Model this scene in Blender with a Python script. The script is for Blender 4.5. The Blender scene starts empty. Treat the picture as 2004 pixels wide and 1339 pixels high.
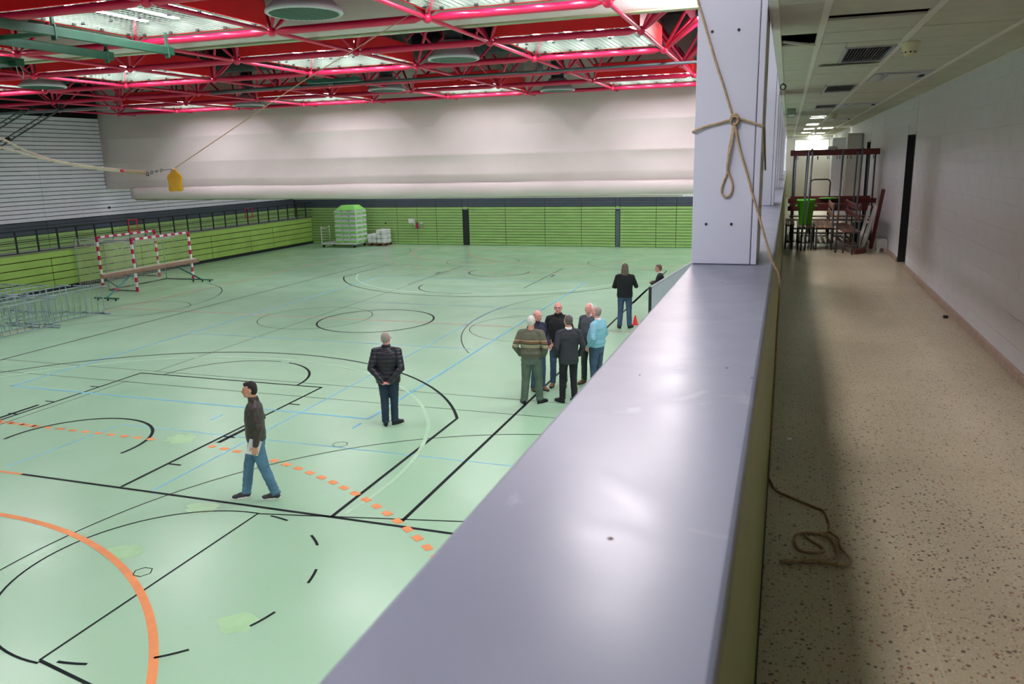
import bpy, math, random
from mathutils import Vector, Matrix, noise
random.seed(7)
PI = math.pi
SC = bpy.context.scene
COL = SC.collection

# ------------------------------------------------------------------ camera
CAMZ = 4.64
cam_d = bpy.data.cameras.new('camera')
cam = bpy.data.objects.new('camera', cam_d)
COL.objects.link(cam)
yaw, pit, rol = math.radians(-19.1276), math.radians(12.84), math.radians(1.317)
fw = Vector((math.sin(yaw)*math.cos(pit), math.cos(yaw)*math.cos(pit), -math.sin(pit)))
rt = Vector((math.cos(yaw), -math.sin(yaw), 0))
dn = fw.cross(rt)
rt2 = rt*math.cos(rol) + dn*math.sin(rol)
dn2 = dn*math.cos(rol) - rt*math.sin(rol)
m = Matrix.Identity(4)
for i in range(3):
    m[i][0] = rt2[i]; m[i][1] = -dn2[i]; m[i][2] = -fw[i]
m[2][3] = CAMZ
cam.matrix_world = m
cam_d.sensor_width = 36.0
cam_d.lens = 1544.2/2004*36
cam_d.clip_start = 0.05
cam_d.clip_end = 200
cam_d.dof.use_dof = True
cam_d.dof.focus_distance = 13.0
cam_d.dof.aperture_fstop = 4.5
SC.camera = cam

# ------------------------------------------------------------------ light and exposure
SC.view_settings.view_transform = 'Standard'
SC.view_settings.look = 'None'
SC.view_settings.gamma = 1.0
SC.view_settings.use_curve_mapping = False
SC.view_settings.exposure = 0.38
SC.cycles.use_denoising = True
SC.cycles.denoiser = 'OPENIMAGEDENOISE'
SC.cycles.max_bounces = 9
SC.cycles.diffuse_bounces = 6
SC.cycles.glossy_bounces = 4
SC.cycles.transmission_bounces = 6
SC.cycles.transparent_max_bounces = 8
SC.cycles.caustics_reflective = False
SC.cycles.caustics_refractive = False
SC.cycles.sample_clamp_indirect = 6.0
LAMP = 35.0          # radiance of the hall's ceiling fluorescents
FLOOD = 42.0         # radiance of the flood lamps along the gallery-side girder
GAL = 9.0            # gallery fluorescents
DAY = 6.0            # daylight behind the end window
w = bpy.data.worlds.new('world'); SC.world = w
w.use_nodes = True
w.node_tree.nodes['Background'].inputs[0].default_value = (0.75, 0.85, 1.0, 1)
w.node_tree.nodes['Background'].inputs[1].default_value = 1.0

# ------------------------------------------------------------------ materials
def lin(c):
    return tuple(((v/255)/12.92 if v/255 <= 0.04045 else ((v/255+0.055)/1.055)**2.4) for v in c) + (1.0,)

def mat(name, rgb, rough=0.6, metal=0.0, var=0.08, scale=3.0, bump=0.0, bscale=40.0, spec=0.5, stretch=(1, 1, 1), coat=0.0):
    m = bpy.data.materials.new(name); m.use_nodes = True
    nt = m.node_tree; b = nt.nodes['Principled BSDF']
    b.inputs['Roughness'].default_value = rough
    b.inputs['Metallic'].default_value = metal
    b.inputs['Specular IOR Level'].default_value = spec
    b.inputs['Coat Weight'].default_value = coat
    tc = nt.nodes.new('ShaderNodeTexCoord')
    mp = nt.nodes.new('ShaderNodeMapping'); mp.inputs['Scale'].default_value = stretch
    nt.links.new(tc.outputs['Object'], mp.inputs[0])
    n = nt.nodes.new('ShaderNodeTexNoise'); n.inputs['Scale'].default_value = scale
    n.inputs['Detail'].default_value = 6
    nt.links.new(mp.outputs[0], n.inputs['Vector'])
    r = nt.nodes.new('ShaderNodeValToRGB')
    a = lin(rgb)
    r.color_ramp.elements[0].position = 0.3; r.color_ramp.elements[1].position = 0.7
    r.color_ramp.elements[0].color = tuple(max(0, v*(1-var)) for v in a[:3]) + (1,)
    r.color_ramp.elements[1].color = tuple(min(1, v*(1+var)) for v in a[:3]) + (1,)
    nt.links.new(n.outputs['Fac'], r.inputs[0])
    nt.links.new(r.outputs[0], b.inputs['Base Color'])
    if bump:
        n2 = nt.nodes.new('ShaderNodeTexNoise'); n2.inputs['Scale'].default_value = bscale; n2.inputs['Detail'].default_value = 4
        nt.links.new(mp.outputs[0], n2.inputs['Vector'])
        bp = nt.nodes.new('ShaderNodeBump'); bp.inputs['Strength'].default_value = bump; bp.inputs['Distance'].default_value = 0.01
        nt.links.new(n2.outputs['Fac'], bp.inputs['Height'])
        nt.links.new(bp.outputs[0], b.inputs['Normal'])
    return m

def emis(name, rgb, strength):
    m = bpy.data.materials.new(name); m.use_nodes = True
    nt = m.node_tree; nt.nodes.clear()
    o = nt.nodes.new('ShaderNodeOutputMaterial'); e = nt.nodes.new('ShaderNodeEmission')
    e.inputs[0].default_value = lin(rgb); e.inputs[1].default_value = strength
    nt.links.new(e.outputs[0], o.inputs[0])
    return m

def floor_mat():
    m = bpy.data.materials.new('hall_floor'); m.use_nodes = True
    nt = m.node_tree; b = nt.nodes['Principled BSDF']
    tc = nt.nodes.new('ShaderNodeTexCoord')
    def noi(sc, det, lo, hi, c0, c1):
        n = nt.nodes.new('ShaderNodeTexNoise'); n.inputs['Scale'].default_value = sc; n.inputs['Detail'].default_value = det
        nt.links.new(tc.outputs['Object'], n.inputs['Vector'])
        r = nt.nodes.new('ShaderNodeMapRange'); r.inputs[1].default_value = lo; r.inputs[2].default_value = hi
        r.inputs[3].default_value = c0; r.inputs[4].default_value = c1
        nt.links.new(n.outputs['Fac'], r.inputs[0]); return r.outputs[0]
    mx = nt.nodes.new('ShaderNodeMixRGB'); mx.inputs[1].default_value = lin((158, 200, 166)); mx.inputs[2].default_value = lin((166, 206, 173))
    nt.links.new(noi(.4, 3, .35, .65, 0, 1), mx.inputs[0])
    m2 = nt.nodes.new('ShaderNodeMixRGB'); m2.blend_type = 'MULTIPLY'; m2.inputs[2].default_value = (.8, .82, .8, 1)
    nt.links.new(noi(14, 6, .62, .85, 0, .5), m2.inputs[0]); nt.links.new(mx.outputs[0], m2.inputs[1])
    nt.links.new(m2.outputs[0], b.inputs['Base Color'])
    nt.links.new(noi(1.1, 4, .3, .7, .20, .27), b.inputs['Roughness'])
    return m

def terrazzo_mat():
    m = bpy.data.materials.new('terrazzo'); m.use_nodes = True
    nt = m.node_tree; b = nt.nodes['Principled BSDF']
    tc = nt.nodes.new('ShaderNodeTexCoord')
    def chips(scale, lo, hi, cols, seed):
        mp = nt.nodes.new('ShaderNodeMapping'); mp.inputs['Location'].default_value = (seed, seed*2, 0)
        nt.links.new(tc.outputs['Object'], mp.inputs[0])
        ds = nt.nodes.new('ShaderNodeTexNoise'); ds.inputs['Scale'].default_value = scale*1.5
        nt.links.new(mp.outputs[0], ds.inputs['Vector'])
        ad = nt.nodes.new('ShaderNodeVectorMath'); ad.operation = 'MULTIPLY_ADD'
        ad.inputs[1].default_value = (0.5/scale,)*3
        nt.links.new(ds.outputs['Color'], ad.inputs[0]); nt.links.new(mp.outputs[0], ad.inputs[2])
        v = nt.nodes.new('ShaderNodeTexVoronoi'); v.inputs['Scale'].default_value = scale
        nt.links.new(ad.outputs[0], v.inputs['Vector'])
        sep = nt.nodes.new('ShaderNodeSeparateColor'); nt.links.new(v.outputs['Color'], sep.inputs[0])
        th = nt.nodes.new('ShaderNodeMath'); th.operation = 'MULTIPLY_ADD'; th.inputs[1].default_value = hi-lo; th.inputs[2].default_value = lo
        nt.links.new(sep.outputs[0], th.inputs[0])
        lt = nt.nodes.new('ShaderNodeMath'); lt.operation = 'LESS_THAN'
        nt.links.new(v.outputs['Distance'], lt.inputs[0]); nt.links.new(th.outputs[0], lt.inputs[1])
        cr = nt.nodes.new('ShaderNodeValToRGB'); cr.color_ramp.interpolation = 'CONSTANT'
        cr.color_ramp.elements[0].color = lin(cols[0]); cr.color_ramp.elements[1].color = lin(cols[-1]); cr.color_ramp.elements[1].position = 0.85
        for i, c in enumerate(cols[1:-1]):
            e = cr.color_ramp.elements.new((i+1)/len(cols)); e.color = lin(c)
        nt.links.new(sep.outputs[1], cr.inputs[0])
        return lt, cr
    n = nt.nodes.new('ShaderNodeTexNoise'); n.inputs['Scale'].default_value = 1.2; n.inputs['Detail'].default_value = 5
    nt.links.new(tc.outputs['Object'], n.inputs['Vector'])
    base = nt.nodes.new('ShaderNodeValToRGB')
    base.color_ramp.elements[0].position = 0.35; base.color_ramp.elements[1].position = 0.65
    base.color_ramp.elements[0].color = lin((176, 166, 140)); base.color_ramp.elements[1].color = lin((192, 182, 156))
    nt.links.new(n.outputs['Fac'], base.inputs[0])
    cur = base.outputs[0]
    for args in ((120, -0.1, 0.36, [(206, 190, 160), (150, 125, 100), (215, 205, 185), (165, 145, 118)], 3.1),
                 (78, -0.05, 0.42, [(104, 86, 70), (140, 108, 84), (206, 194, 168), (112, 98, 80)], 0.3),
                 (46, -0.24, 0.42, [(84, 68, 60), (144, 98, 76), (96, 84, 70), (186, 172, 146)], 7.7)):
        lt, cr = chips(*args)
        mx = nt.nodes.new('ShaderNodeMixRGB')
        nt.links.new(lt.outputs[0], mx.inputs[0]); nt.links.new(cur, mx.inputs[1]); nt.links.new(cr.outputs[0], mx.inputs[2])
        cur = mx.outputs[0]
    nt.links.new(cur, b.inputs['Base Color'])
    b.inputs['Roughness'].default_value = 0.3
    return m

def ledge_mat():
    m = mat('ledge_paint', (116, 123, 140), 0.34, var=0.05, scale=2.0, spec=0.5)
    nt = m.node_tree; b = nt.nodes['Principled BSDF']
    tc = nt.nodes.new('ShaderNodeTexCoord')
    n = nt.nodes.new('ShaderNodeTexNoise'); n.inputs['Scale'].default_value = 3.2; n.inputs['Detail'].default_value = 9; n.inputs['Distortion'].default_value = 1.4
    nt.links.new(tc.outputs['Object'], n.inputs['Vector'])
    mr = nt.nodes.new('ShaderNodeMapRange'); mr.inputs[1].default_value = 0.3; mr.inputs[2].default_value = 0.7
    mr.inputs[3].default_value = 0.28; mr.inputs[4].default_value = 0.37
    nt.links.new(n.outputs['Fac'], mr.inputs[0]); nt.links.new(mr.outputs[0], b.inputs['Roughness'])
    # dust smears
    r = nt.nodes.new('ShaderNodeValToRGB'); r.color_ramp.elements[0].position = 0.60; r.color_ramp.elements[1].position = 0.68
    nt.links.new(n.outputs['Fac'], r.inputs[0])
    ml = nt.nodes.new('ShaderNodeMath'); ml.operation = 'MULTIPLY'; ml.inputs[1].default_value = 0.18
    nt.links.new(r.outputs[0], ml.inputs[0])
    mx = nt.nodes.new('ShaderNodeMixRGB'); mx.inputs[2].default_value = lin((196, 198, 208))
    src = b.inputs['Base Color'].links[0].from_socket
    nt.links.new(ml.outputs[0], mx.inputs[0]); nt.links.new(src, mx.inputs[1]); nt.links.new(mx.outputs[0], b.inputs['Base Color'])
    return m

M = {}
M['floor'] = floor_mat()
M['terrazzo'] = terrazzo_mat()
M['ledge'] = ledge_mat()
M['dirt'] = mat('dirt', (84, 60, 64), 0.7)
M['divider'] = mat('divider', (190, 184, 156), 0.4)
M['walk'] = mat('walkway_grey', (172, 176, 188), 0.6)
M['line_black'] = mat('line_black', (24, 32, 34), 0.6, var=0.3, scale=3, spec=0.12)
M['line_orange'] = mat('line_orange', (230, 146, 86), 0.5, var=0.1)
M['line_red'] = mat('line_red', (206, 132, 116), 0.5, var=0.12)
M['line_blue'] = mat('line_blue', (112, 190, 218), 0.5, var=0.1)
M['line_pale'] = mat('line_pale', (166, 208, 172), 0.5, var=0.06)
M['patch'] = mat('worn_patch', (164, 210, 158), 0.3, var=0.05, scale=6)
M['green_slat'] = mat('green_slat', (160, 200, 122), 0.5, var=0.10, scale=1.2, stretch=(1, 1, 6))
M['green_board'] = mat('green_board', (158, 194, 96), 0.45, var=0.12, scale=1.1)
M['gap_dark'] = mat('gap_dark', (16, 15, 17), 0.9)
M['gap_red'] = mat('gap_red', (60, 40, 34), 0.9)
M['band'] = mat('band_grey', (74, 84, 96), 0.6, var=0.06)
M['white_slat'] = mat('white_slat', (236, 238, 248), 0.55, var=0.03)
M['white_wall'] = mat('white_wall', (222, 222, 222), 0.8, var=0.03)
M['block'] = mat('painted_block', (216, 218, 224), 0.55, var=0.05, scale=2, bump=0.25, bscale=60)
M['mortar'] = mat('painted_joint', (212, 213, 218), 0.8, var=0.05)
M['base_tile'] = mat('base_tile', (168, 144, 128), 0.4, var=0.15, scale=14)
M['column'] = mat('column_sheet', (190, 196, 214), 0.42, var=0.02, scale=2)
M['beige'] = mat('beige_sheet', (178, 172, 150), 0.4, var=0.05)
M['olive'] = mat('olive_panel', (134, 146, 74), 0.42, var=0.06, scale=2.5)
M['black'] = mat('black_metal', (26, 30, 34), 0.5, var=0.1)
M['darkdoor'] = mat('dark_door', (36, 42, 46), 0.45, var=0.08)
M['red_tube'] = mat('red_tube', (224, 34, 84), 0.28, var=0.06, scale=0.6, spec=0.6)
M['red_board'] = mat('red_board', (238, 30, 40), 0.45, var=0.05)
M['pink'] = mat('pink_girder', (176, 44, 96), 0.4, var=0.08)
M['wire'] = mat('grey_wire', (120, 132, 122), 0.5, metal=0.3)
M['reflector'] = mat('reflector', (118, 138, 120), 0.5, var=0.15, scale=2)
M['roof'] = mat('roof_deck', (44, 48, 52), 0.8, var=0.2, scale=1)
M['duct'] = mat('duct', (92, 98, 104), 0.45, metal=0.4, var=0.15, scale=3)
M['duct_dark'] = mat('duct_dark', (40, 44, 48), 0.6, var=0.15)
M['diffuser'] = mat('diffuser_white', (206, 208, 214), 0.4, var=0.03)
M['grille_green'] = mat('grille_green', (92, 122, 104), 0.5, var=0.12, scale=8)
M['steel_green'] = mat('steel_green', (34, 88, 66), 0.5, var=0.14, scale=4)
M['steel_grey'] = mat('steel_grey', (96, 112, 118), 0.45, metal=0.3, var=0.1)
M['curtain'] = mat('curtain_vinyl', (228, 216, 214), 0.62, var=0.05, scale=0.5, bump=0.25, bscale=1.3)
M['curtain_near_lit'] = mat('curtain_vinyl_near_lit', (246, 240, 238), 0.6, var=0.02, scale=0.5)  # same vinyl made paler: hall light on the near curtain put into colour
M['curtain_hem'] = mat('curtain_hem', (168, 172, 140), 0.6, var=0.05)
M['alu'] = mat('aluminium', (176, 182, 190), 0.35, metal=0.6, var=0.05)
M['rope'] = mat('rope', (182, 160, 128), 0.85, var=0.18, scale=60, bump=0.8, bscale=220)
M['rope_white'] = mat('rope_white', (206, 196, 176), 0.85, var=0.14, scale=60, bump=0.8, bscale=160)
M['yellow'] = mat('yellow_leather', (214, 158, 26), 0.5, var=0.12, scale=6, bump=0.3, bscale=30)
M['goal_white'] = mat('goal_white', (232, 232, 230), 0.35, var=0.03)
M['goal_red'] = mat('goal_red', (196, 24, 84), 0.35, var=0.05)
M['net'] = mat('net_cord', (214, 216, 206), 0.8, var=0.05)
M['galv'] = mat('galvanised', (146, 166, 172), 0.4, metal=0.15, var=0.14, scale=8)
M['beam_suede'] = mat('beam_suede', (146, 118, 102), 0.85, var=0.10, scale=4)
M['teal'] = mat('teal_steel', (78, 158, 160), 0.45, var=0.08)
M['dkteal'] = mat('dark_teal_steel', (44, 96, 84), 0.45, var=0.1)
M['rubber'] = mat('rubber', (22, 22, 24), 0.7)
M['paper'] = mat('paper', (226, 228, 230), 0.7, var=0.03)
M['pack_green'] = mat('pack_green', (126, 224, 70), 0.45, var=0.12)
M['wood_pallet'] = mat('wood_pallet', (120, 78, 52), 0.8, var=0.2, scale=12, stretch=(1, 8, 1))
M['tile_ceiling'] = mat('ceiling_board', (206, 206, 188), 0.85, var=0.05, scale=5, bump=0.4, bscale=120)
M['tbar'] = mat('ceiling_bar', (234, 232, 218), 0.5, var=0.04)
M['void'] = mat('ceiling_void', (44, 48, 44), 0.9)
M['grille'] = mat('grille_dark', (46, 48, 52), 0.5, metal=0.3)
M['plastic'] = mat('cream_plastic', (216, 212, 176), 0.4, var=0.03)
M['wood_bench'] = mat('bench_wood', (104, 68, 52), 0.42, var=0.28, scale=9, stretch=(8, 1, 8))
M['wood_mix'] = mat('bench_wood_brown', (112, 70, 58), 0.42, var=0.25, scale=8, stretch=(8, 1, 8))
M['wood_pale'] = mat('bench_wood_pale', (150, 112, 84), 0.42, var=0.2, scale=8, stretch=(8, 1, 8))
M['wood_red'] = mat('bench_wood_red', (104, 44, 42), 0.42, var=0.2, scale=7, stretch=(1, 8, 8))
M['bin'] = mat('green_bin', (84, 196, 30), 0.4, var=0.06)
M['bench_steel'] = mat('bench_steel', (84, 96, 104), 0.45, metal=0.3, var=0.12)
M['grey_box'] = mat('grey_plastic', (190, 192, 190), 0.5)
M['cabinet'] = mat('cabinet', (196, 198, 192), 0.5, var=0.03)
M['pinkmark'] = mat('pink_marker', (224, 60, 150), 0.6)
M['tube_on'] = emis('tube_on', (252, 246, 255), LAMP)
M['flood'] = emis('flood_on', (255, 246, 248), FLOOD)
M['liner'] = mat('well_liner', (120, 140, 122), 0.5, var=0.1)
M['gal_on'] = emis('gallery_tube_on', (255, 252, 232), GAL)
M['day'] = emis('daylight_pane', (246, 255, 226), DAY)
M['skin'] = mat('skin', (206, 150, 128), 0.55, var=0.06, scale=12)
M['skin_pink'] = mat('skin_pink', (222, 156, 146), 0.55, var=0.08, scale=12)

# ------------------------------------------------------------------ mesh helpers
class MB:
    def __init__(s): s.v = []; s.f = []; s.mi = []; s.cur = 0
    def add(s, vs, fs):
        o = len(s.v); s.v += [tuple(v) for v in vs]
        s.f += [tuple(i+o for i in f) for f in fs]; s.mi += [s.cur]*len(fs)
        return s
    def box(s, x0, x1, y0, y1, z0, z1):
        v = [(x, y, z) for x in (x0, x1) for y in (y0, y1) for z in (z0, z1)]
        return s.add(v, [(0, 1, 3, 2), (4, 6, 7, 5), (0, 4, 5, 1), (2, 3, 7, 6), (0, 2, 6, 4), (1, 5, 7, 3)])
    def bbox(s, x0, x1, y0, y1, z0, z1, b=0.01):     # box with chamfered edges
        cx, cy, cz = (x0+x1)/2, (y0+y1)/2, (z0+z1)/2
        hx, hy, hz = (x1-x0)/2, (y1-y0)/2, (z1-z0)/2
        b = min(b, hx*.9, hy*.9, hz*.9)
        vs = []; idx = {}
        for sx in (-1, 1):
            for sy in (-1, 1):
                for sz in (-1, 1):
                    for k in range(3):
                        p = [hx-b, hy-b, hz-b]; p[k] += b
                        idx[(sx, sy, sz, k)] = len(vs)
                        vs.append((cx+sx*p[0], cy+sy*p[1], cz+sz*p[2]))
        fs = []
        for k in range(3):
            a, c = [i for i in range(3) if i != k]
            for sg in (-1, 1):
                q = []
                for (u, v) in ((-1, -1), (1, -1), (1, 1), (-1, 1)):
                    t = [0, 0, 0]; t[k] = sg; t[a] = u; t[c] = v
                    q.append(idx[(t[0], t[1], t[2], k)])
                fs.append(tuple(q))
        for k in range(3):           # edges along axis k
            a, c = [i for i in range(3) if i != k]
            for u in (-1, 1):
                for v in (-1, 1):
                    t = [0, 0, 0]; t[a] = u; t[c] = v
                    t0 = list(t); t0[k] = -1; t1 = list(t); t1[k] = 1
                    fs.append((idx[(*t0, a)], idx[(*t1, a)], idx[(*t1, c)], idx[(*t0, c)]))
        for sx in (-1, 1):
            for sy in (-1, 1):
                for sz in (-1, 1):
                    fs.append(tuple(idx[(sx, sy, sz, k)] for k in range(3)))
        return s.add(vs, fs)
    def tube(s, p, q, r, r2=None, n=8, caps=True):
        p = Vector(p); q = Vector(q); r2 = r if r2 is None else r2
        d = (q-p)
        if d.length < 1e-7: return s
        d.normalize()
        u = d.orthogonal().normalized(); w = d.cross(u)
        vs = []
        for c, rr in ((p, r), (q, r2)):
            for i in range(n):
                a = 2*PI*i/n
                vs.append(c + u*math.cos(a)*rr + w*math.sin(a)*rr)
        fs = [(i, (i+1) % n, n+(i+1) % n, n+i) for i in range(n)]
        if caps: fs += [tuple(reversed(range(n))), tuple(range(n, 2*n))]
        return s.add(vs, fs)
    def path(s, pts, r, n=8, closed=False):
        pts = [Vector(p) for p in pts]; k = len(pts)
        vs = []; prev = None
        for i, p in enumerate(pts):
            if closed: t = pts[(i+1) % k]-pts[i-1]
            else: t = pts[min(i+1, k-1)]-pts[max(i-1, 0)]
            t.normalize()
            if prev is None: u = t.orthogonal().normalized()
            else:
                u = prev - t*prev.dot(t)
                u = u.normalized() if u.length > 1e-6 else t.orthogonal().normalized()
            prev = u; w = t.cross(u)
            rr = r[i] if isinstance(r, (list, tuple)) else r
            for j in range(n):
                a = 2*PI*j/n; vs.append(p+u*math.cos(a)*rr+w*math.sin(a)*rr)
        fs = []
        for i in range(k if closed else k-1):
            i2 = (i+1) % k
            for j in range(n):
                fs.append((i*n+j, i*n+(j+1) % n, i2*n+(j+1) % n, i2*n+j))
        if not closed: fs += [tuple(reversed(range(n))), tuple(range((k-1)*n, k*n))]
        return s.add(vs, fs)
    def lathe(s, prof, n=24, c=(0, 0, 0)):
        vs = []; k = len(prof)
        for r, z in prof:
            for i in range(n):
                a = 2*PI*i/n; vs.append((c[0]+r*math.cos(a), c[1]+r*math.sin(a), c[2]+z))
        fs = [(j*n+i, j*n+(i+1) % n, (j+1)*n+(i+1) % n, (j+1)*n+i) for j in range(k-1) for i in range(n)]
        fs += [tuple(reversed(range(n))), tuple(range((k-1)*n, k*n))]
        return s.add(vs, fs)
    def ell(s, c, r, rot=None, n=14, k=9):
        c = Vector(c); vs = []
        for j in range(1, k):
            t = PI*j/k
            for i in range(n):
                a = 2*PI*i/n
                p = Vector((r[0]*math.sin(t)*math.cos(a), r[1]*math.sin(t)*math.sin(a), r[2]*math.cos(t)))
                if rot: p = rot @ p
                vs.append(c+p)
        top = Vector((0, 0, r[2])); bot = Vector((0, 0, -r[2]))
        if rot: top = rot @ top; bot = rot @ bot
        vs += [c+top, c+bot]; T = len(vs)-2; B = len(vs)-1
        fs = [(j*n+i, (j+1)*n+i, (j+1)*n+(i+1) % n, j*n+(i+1) % n) for j in range(k-2) for i in range(n)]
        fs += [(T, i, (i+1) % n) for i in range(n)] + [(B, (k-2)*n+(i+1) % n, (k-2)*n+i) for i in range(n)]
        return s.add(vs, fs)
    def loft(s, rings, n=20, pw=2.0):     # rings: (centre, rx, ry[, xdir]) in horizontal planes
        vs = []
        for ring in rings:
            c = Vector(ring[0]); rx, ry = ring[1], ring[2]; rot = ring[3] if len(ring) > 3 else None
            for i in range(n):
                a = 2*PI*i/n; ca, sa = math.cos(a), math.sin(a)
                p = Vector((rx*math.copysign(abs(ca)**(2/pw), ca), ry*math.copysign(abs(sa)**(2/pw), sa), 0))
                if rot: p = rot @ p
                vs.append(c+p)
        k = len(rings)
        fs = [(j*n+i, j*n+(i+1) % n, (j+1)*n+(i+1) % n, (j+1)*n+i) for j in range(k-1) for i in range(n)]
        fs += [tuple(reversed(range(n))), tuple(range((k-1)*n, k*n))]
        return s.add(vs, fs)
    def prism(s, poly, d):                # closed polygon (3D points) extruded by vector d
        n = len(poly); d = Vector(d)
        vs = [Vector(p) for p in poly] + [Vector(p)+d for p in poly]
        fs = [tuple(reversed(range(n))), tuple(range(n, 2*n))] + [(i, (i+1) % n, n+(i+1) % n, n+i) for i in range(n)]
        return s.add(vs, fs)
    def mesh(s, name, mats, smooth=False):
        me = bpy.data.meshes.new(name)
        me.from_pydata(s.v, [], s.f)
        for mm in (mats if isinstance(mats, (list, tuple)) else [mats]): me.materials.append(mm)
        if any(s.mi): me.polygons.foreach_set('material_index', s.mi)
        if smooth: me.polygons.foreach_set('use_smooth', [True]*len(s.f))
        me.update()
        return me
    def build(s, name, mats, parent=None, smooth=False, label=None, **kw):
        return obj(name, s.mesh(name, mats, smooth), parent, label=label, **kw)

def obj(name, me, parent=None, loc=None, rotz=None, label=None, cat=None, group=None, kind=None):
    o = bpy.data.objects.new(name, me); COL.objects.link(o)
    if parent is not None: o.parent = parent
    if loc is not None: o.location = loc
    if rotz is not None: o.rotation_euler = (0, 0, rotz)
    if label: o['label'] = label
    if cat: o['category'] = cat
    if group: o['group'] = group
    if kind: o['kind'] = kind
    return o

def thing(name, label, cat, loc=(0, 0, 0), rotz=0.0, group=None, kind=None):
    return obj(name, None, None, loc, rotz, label, cat, group, kind)

def copy_tree(o, parent=None):
    c = o.copy(); COL.objects.link(c)
    if parent is not None: c.parent = parent
    for ch in list(o.children): copy_tree(ch, c)
    return c

def catmull(P, n=6):
    P = [Vector(p) for p in P]; out = []
    for i in range(len(P)-1):
        p0 = P[max(i-1, 0)]; p1 = P[i]; p2 = P[i+1]; p3 = P[min(i+2, len(P)-1)]
        for k in range(n):
            t = k/n
            out.append(0.5*((2*p1)+(p2-p0)*t+(2*p0-5*p1+4*p2-p3)*t*t+(3*p1-p0-3*p2+p3)*t**3))
    out.append(P[-1]); return out

# ------------------------------------------------------------------ the setting: hall shell
def struct(name, mb, m, parent=None, label=None, cat=None, smooth=False):
    o = mb.build(name, m, parent, smooth)
    if parent is None: o['kind'] = 'structure'
    if label: o['label'] = label
    if cat: o['category'] = cat
    return o

GF = 2.89           # gallery floor height
GC = 5.47           # gallery ceiling height
LT = 3.99           # ledge top
XL, XB, YF, YN, RZ = -28.86, -27.7, 42.6, -0.6, 9.4

floor = struct('floor', MB().box(XL-.2, -0.3, YN-.2, YF+.2, -0.2, 0.0), M['floor'], None, 'pale green sports hall floor with painted court lines', 'floor')
wall_back = struct('wall_back', MB().box(XL-.2, 0.0, YF+.06, YF+.25, 0, 2.68), M['gap_red'], None, 'far end wall of the hall in green slats under a grey band', 'wall')
struct('upper_wall', MB().box(XL-.2, 0.0, YF+.0, YF+.25, 2.68, RZ), M['white_wall'], wall_back)
wall_left = struct('wall_left', MB().box(XL-.25, XL-.07, YN-.2, YF+.2, 0, RZ), M['gap_dark'], None, 'long side wall of the hall with white slats over a grey band', 'wall')
struct('wall_near', MB().box(XL-.2, 0.0, YN-.25, YN, 0, RZ), M['white_wall'], None, 'white end wall of the hall behind the viewer', 'wall')
wr = struct('wall_right', MB().box(-0.5, -0.06, YN, YF+.2, 0.0, 3.6), M['white_wall'], None, 'white hall wall under the gallery', 'wall')
struct('wall_over_gallery', MB().box(-0.15, -.125, YN, YF+.2, GC, RZ), M['white_wall'], None, 'white wall above the gallery ceiling', 'wall')
roof = struct('roof', MB().box(XL-.2, 0.1, YN-.2, YF+.2, RZ, RZ+.2), M['roof'], None, 'dark ribbed roof deck over the red trusses', 'roof')
rb = MB()
for i in range(140):
    y = YN + .15 + i*.31
    if y < YF: rb.box(XL, -.1, y, y+.12, RZ-.06, RZ)
rr = rb.build('deck_rib', M['roof'], roof); rr['kind'] = 'stuff'

def slat(parent, name, x0, x1, y0, y1, z0, z1, m, b=.008):
    return MB().bbox(x0, x1, y0, y1, z0, z1, b).build(name, m, parent)

# far wall slats
secs = [-28.82, -25.4, -21.82, -20.51, -19.28, -17.62, -17.24, -15.0, -12.67, -10.58, -8.69, -8.44, -6.5, -5.44, -3.0, -0.52]
for a, b in zip(secs[:-1], secs[1:]):
    slot = (round(a, 2), round(b, 2)) in ((-17.62, -17.24), (-8.69, -8.44))
    if slot: continue
    for r in range(14):
        z = .02 + r*.1557
        slat(wall_back, 'slat', a+.012, b-.012, YF, YF+.03, z, z+.130, M['green_slat'], .004)
    for r in range(3):
        z = 2.2 + r*.157
        slat(wall_back, 'slat', a+.008, b-.008, YF, YF+.03, z, z+.148, M['band'])
for a, b in ((-17.62, -17.24), (-8.69, -8.44)):
    for r in range(3):
        slat(wall_back, 'slat', a+.008, b-.008, YF, YF+.03, 2.2+r*.157, 2.348+r*.157, M['band'])
    slat(wall_back, 'slat', a+.012, b-.012, YF, YF+.03, 2.09, 2.19, M['green_slat'])
s = MB().box(-17.59, -17.27, YF+.0, YF+.02, 0.02, 2.05).build('recessed_post', M['darkdoor'], wall_back)
s = MB().box(-8.67, -8.46, YF+.0, YF+.02, 0.02, 1.98).build('recessed_post', M['steel_grey'], wall_back)
for px in (-17.43, -8.565):
    MB().bbox(px-.15, px+.15, YF-.03, YF+.02, 2.04, 2.085, .01).build('post_cap', M['alu'], wall_back)

# left wall upper slats
for a, b in ((-.5, 3.9), (3.9, 10.9), (10.9, 17.9), (17.9, 24.9), (24.9, 31.9), (31.9, 38.9), (38.9, 42.6)):
    if a < 16:
        mb = MB()
        for r in range(25): mb.box(XL-.03, XL, a+.01, b-.01, 2.72+r*.168, 2.72+r*.168+.15)
        mb.build('slat_bank', M['white_slat'], wall_left)
        MB().box(XL-.03, XL, a, b, 0, 2.7).build('lower_panel', M['green_board'], wall_left)
        continue
    for r in range(25):
        z = 2.72 + r*.168
        slat(wall_left, 'slat', XL-.03, XL, a+.006, b-.006, z, z+.143, M['white_slat'], .004)
    for r in range(4):
        slat(wall_left, 'slat', XL-.03, XL, a+.01, b-.01, 1.56+r*.157, 1.56+r*.157+.14, M['green_slat'])
    for r in range(3):
        slat(wall_left, 'slat', XL-.03, XL, a+.008, b-.008, 2.2+r*.166, 2.2+r*.166+.156, M['band'])

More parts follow.
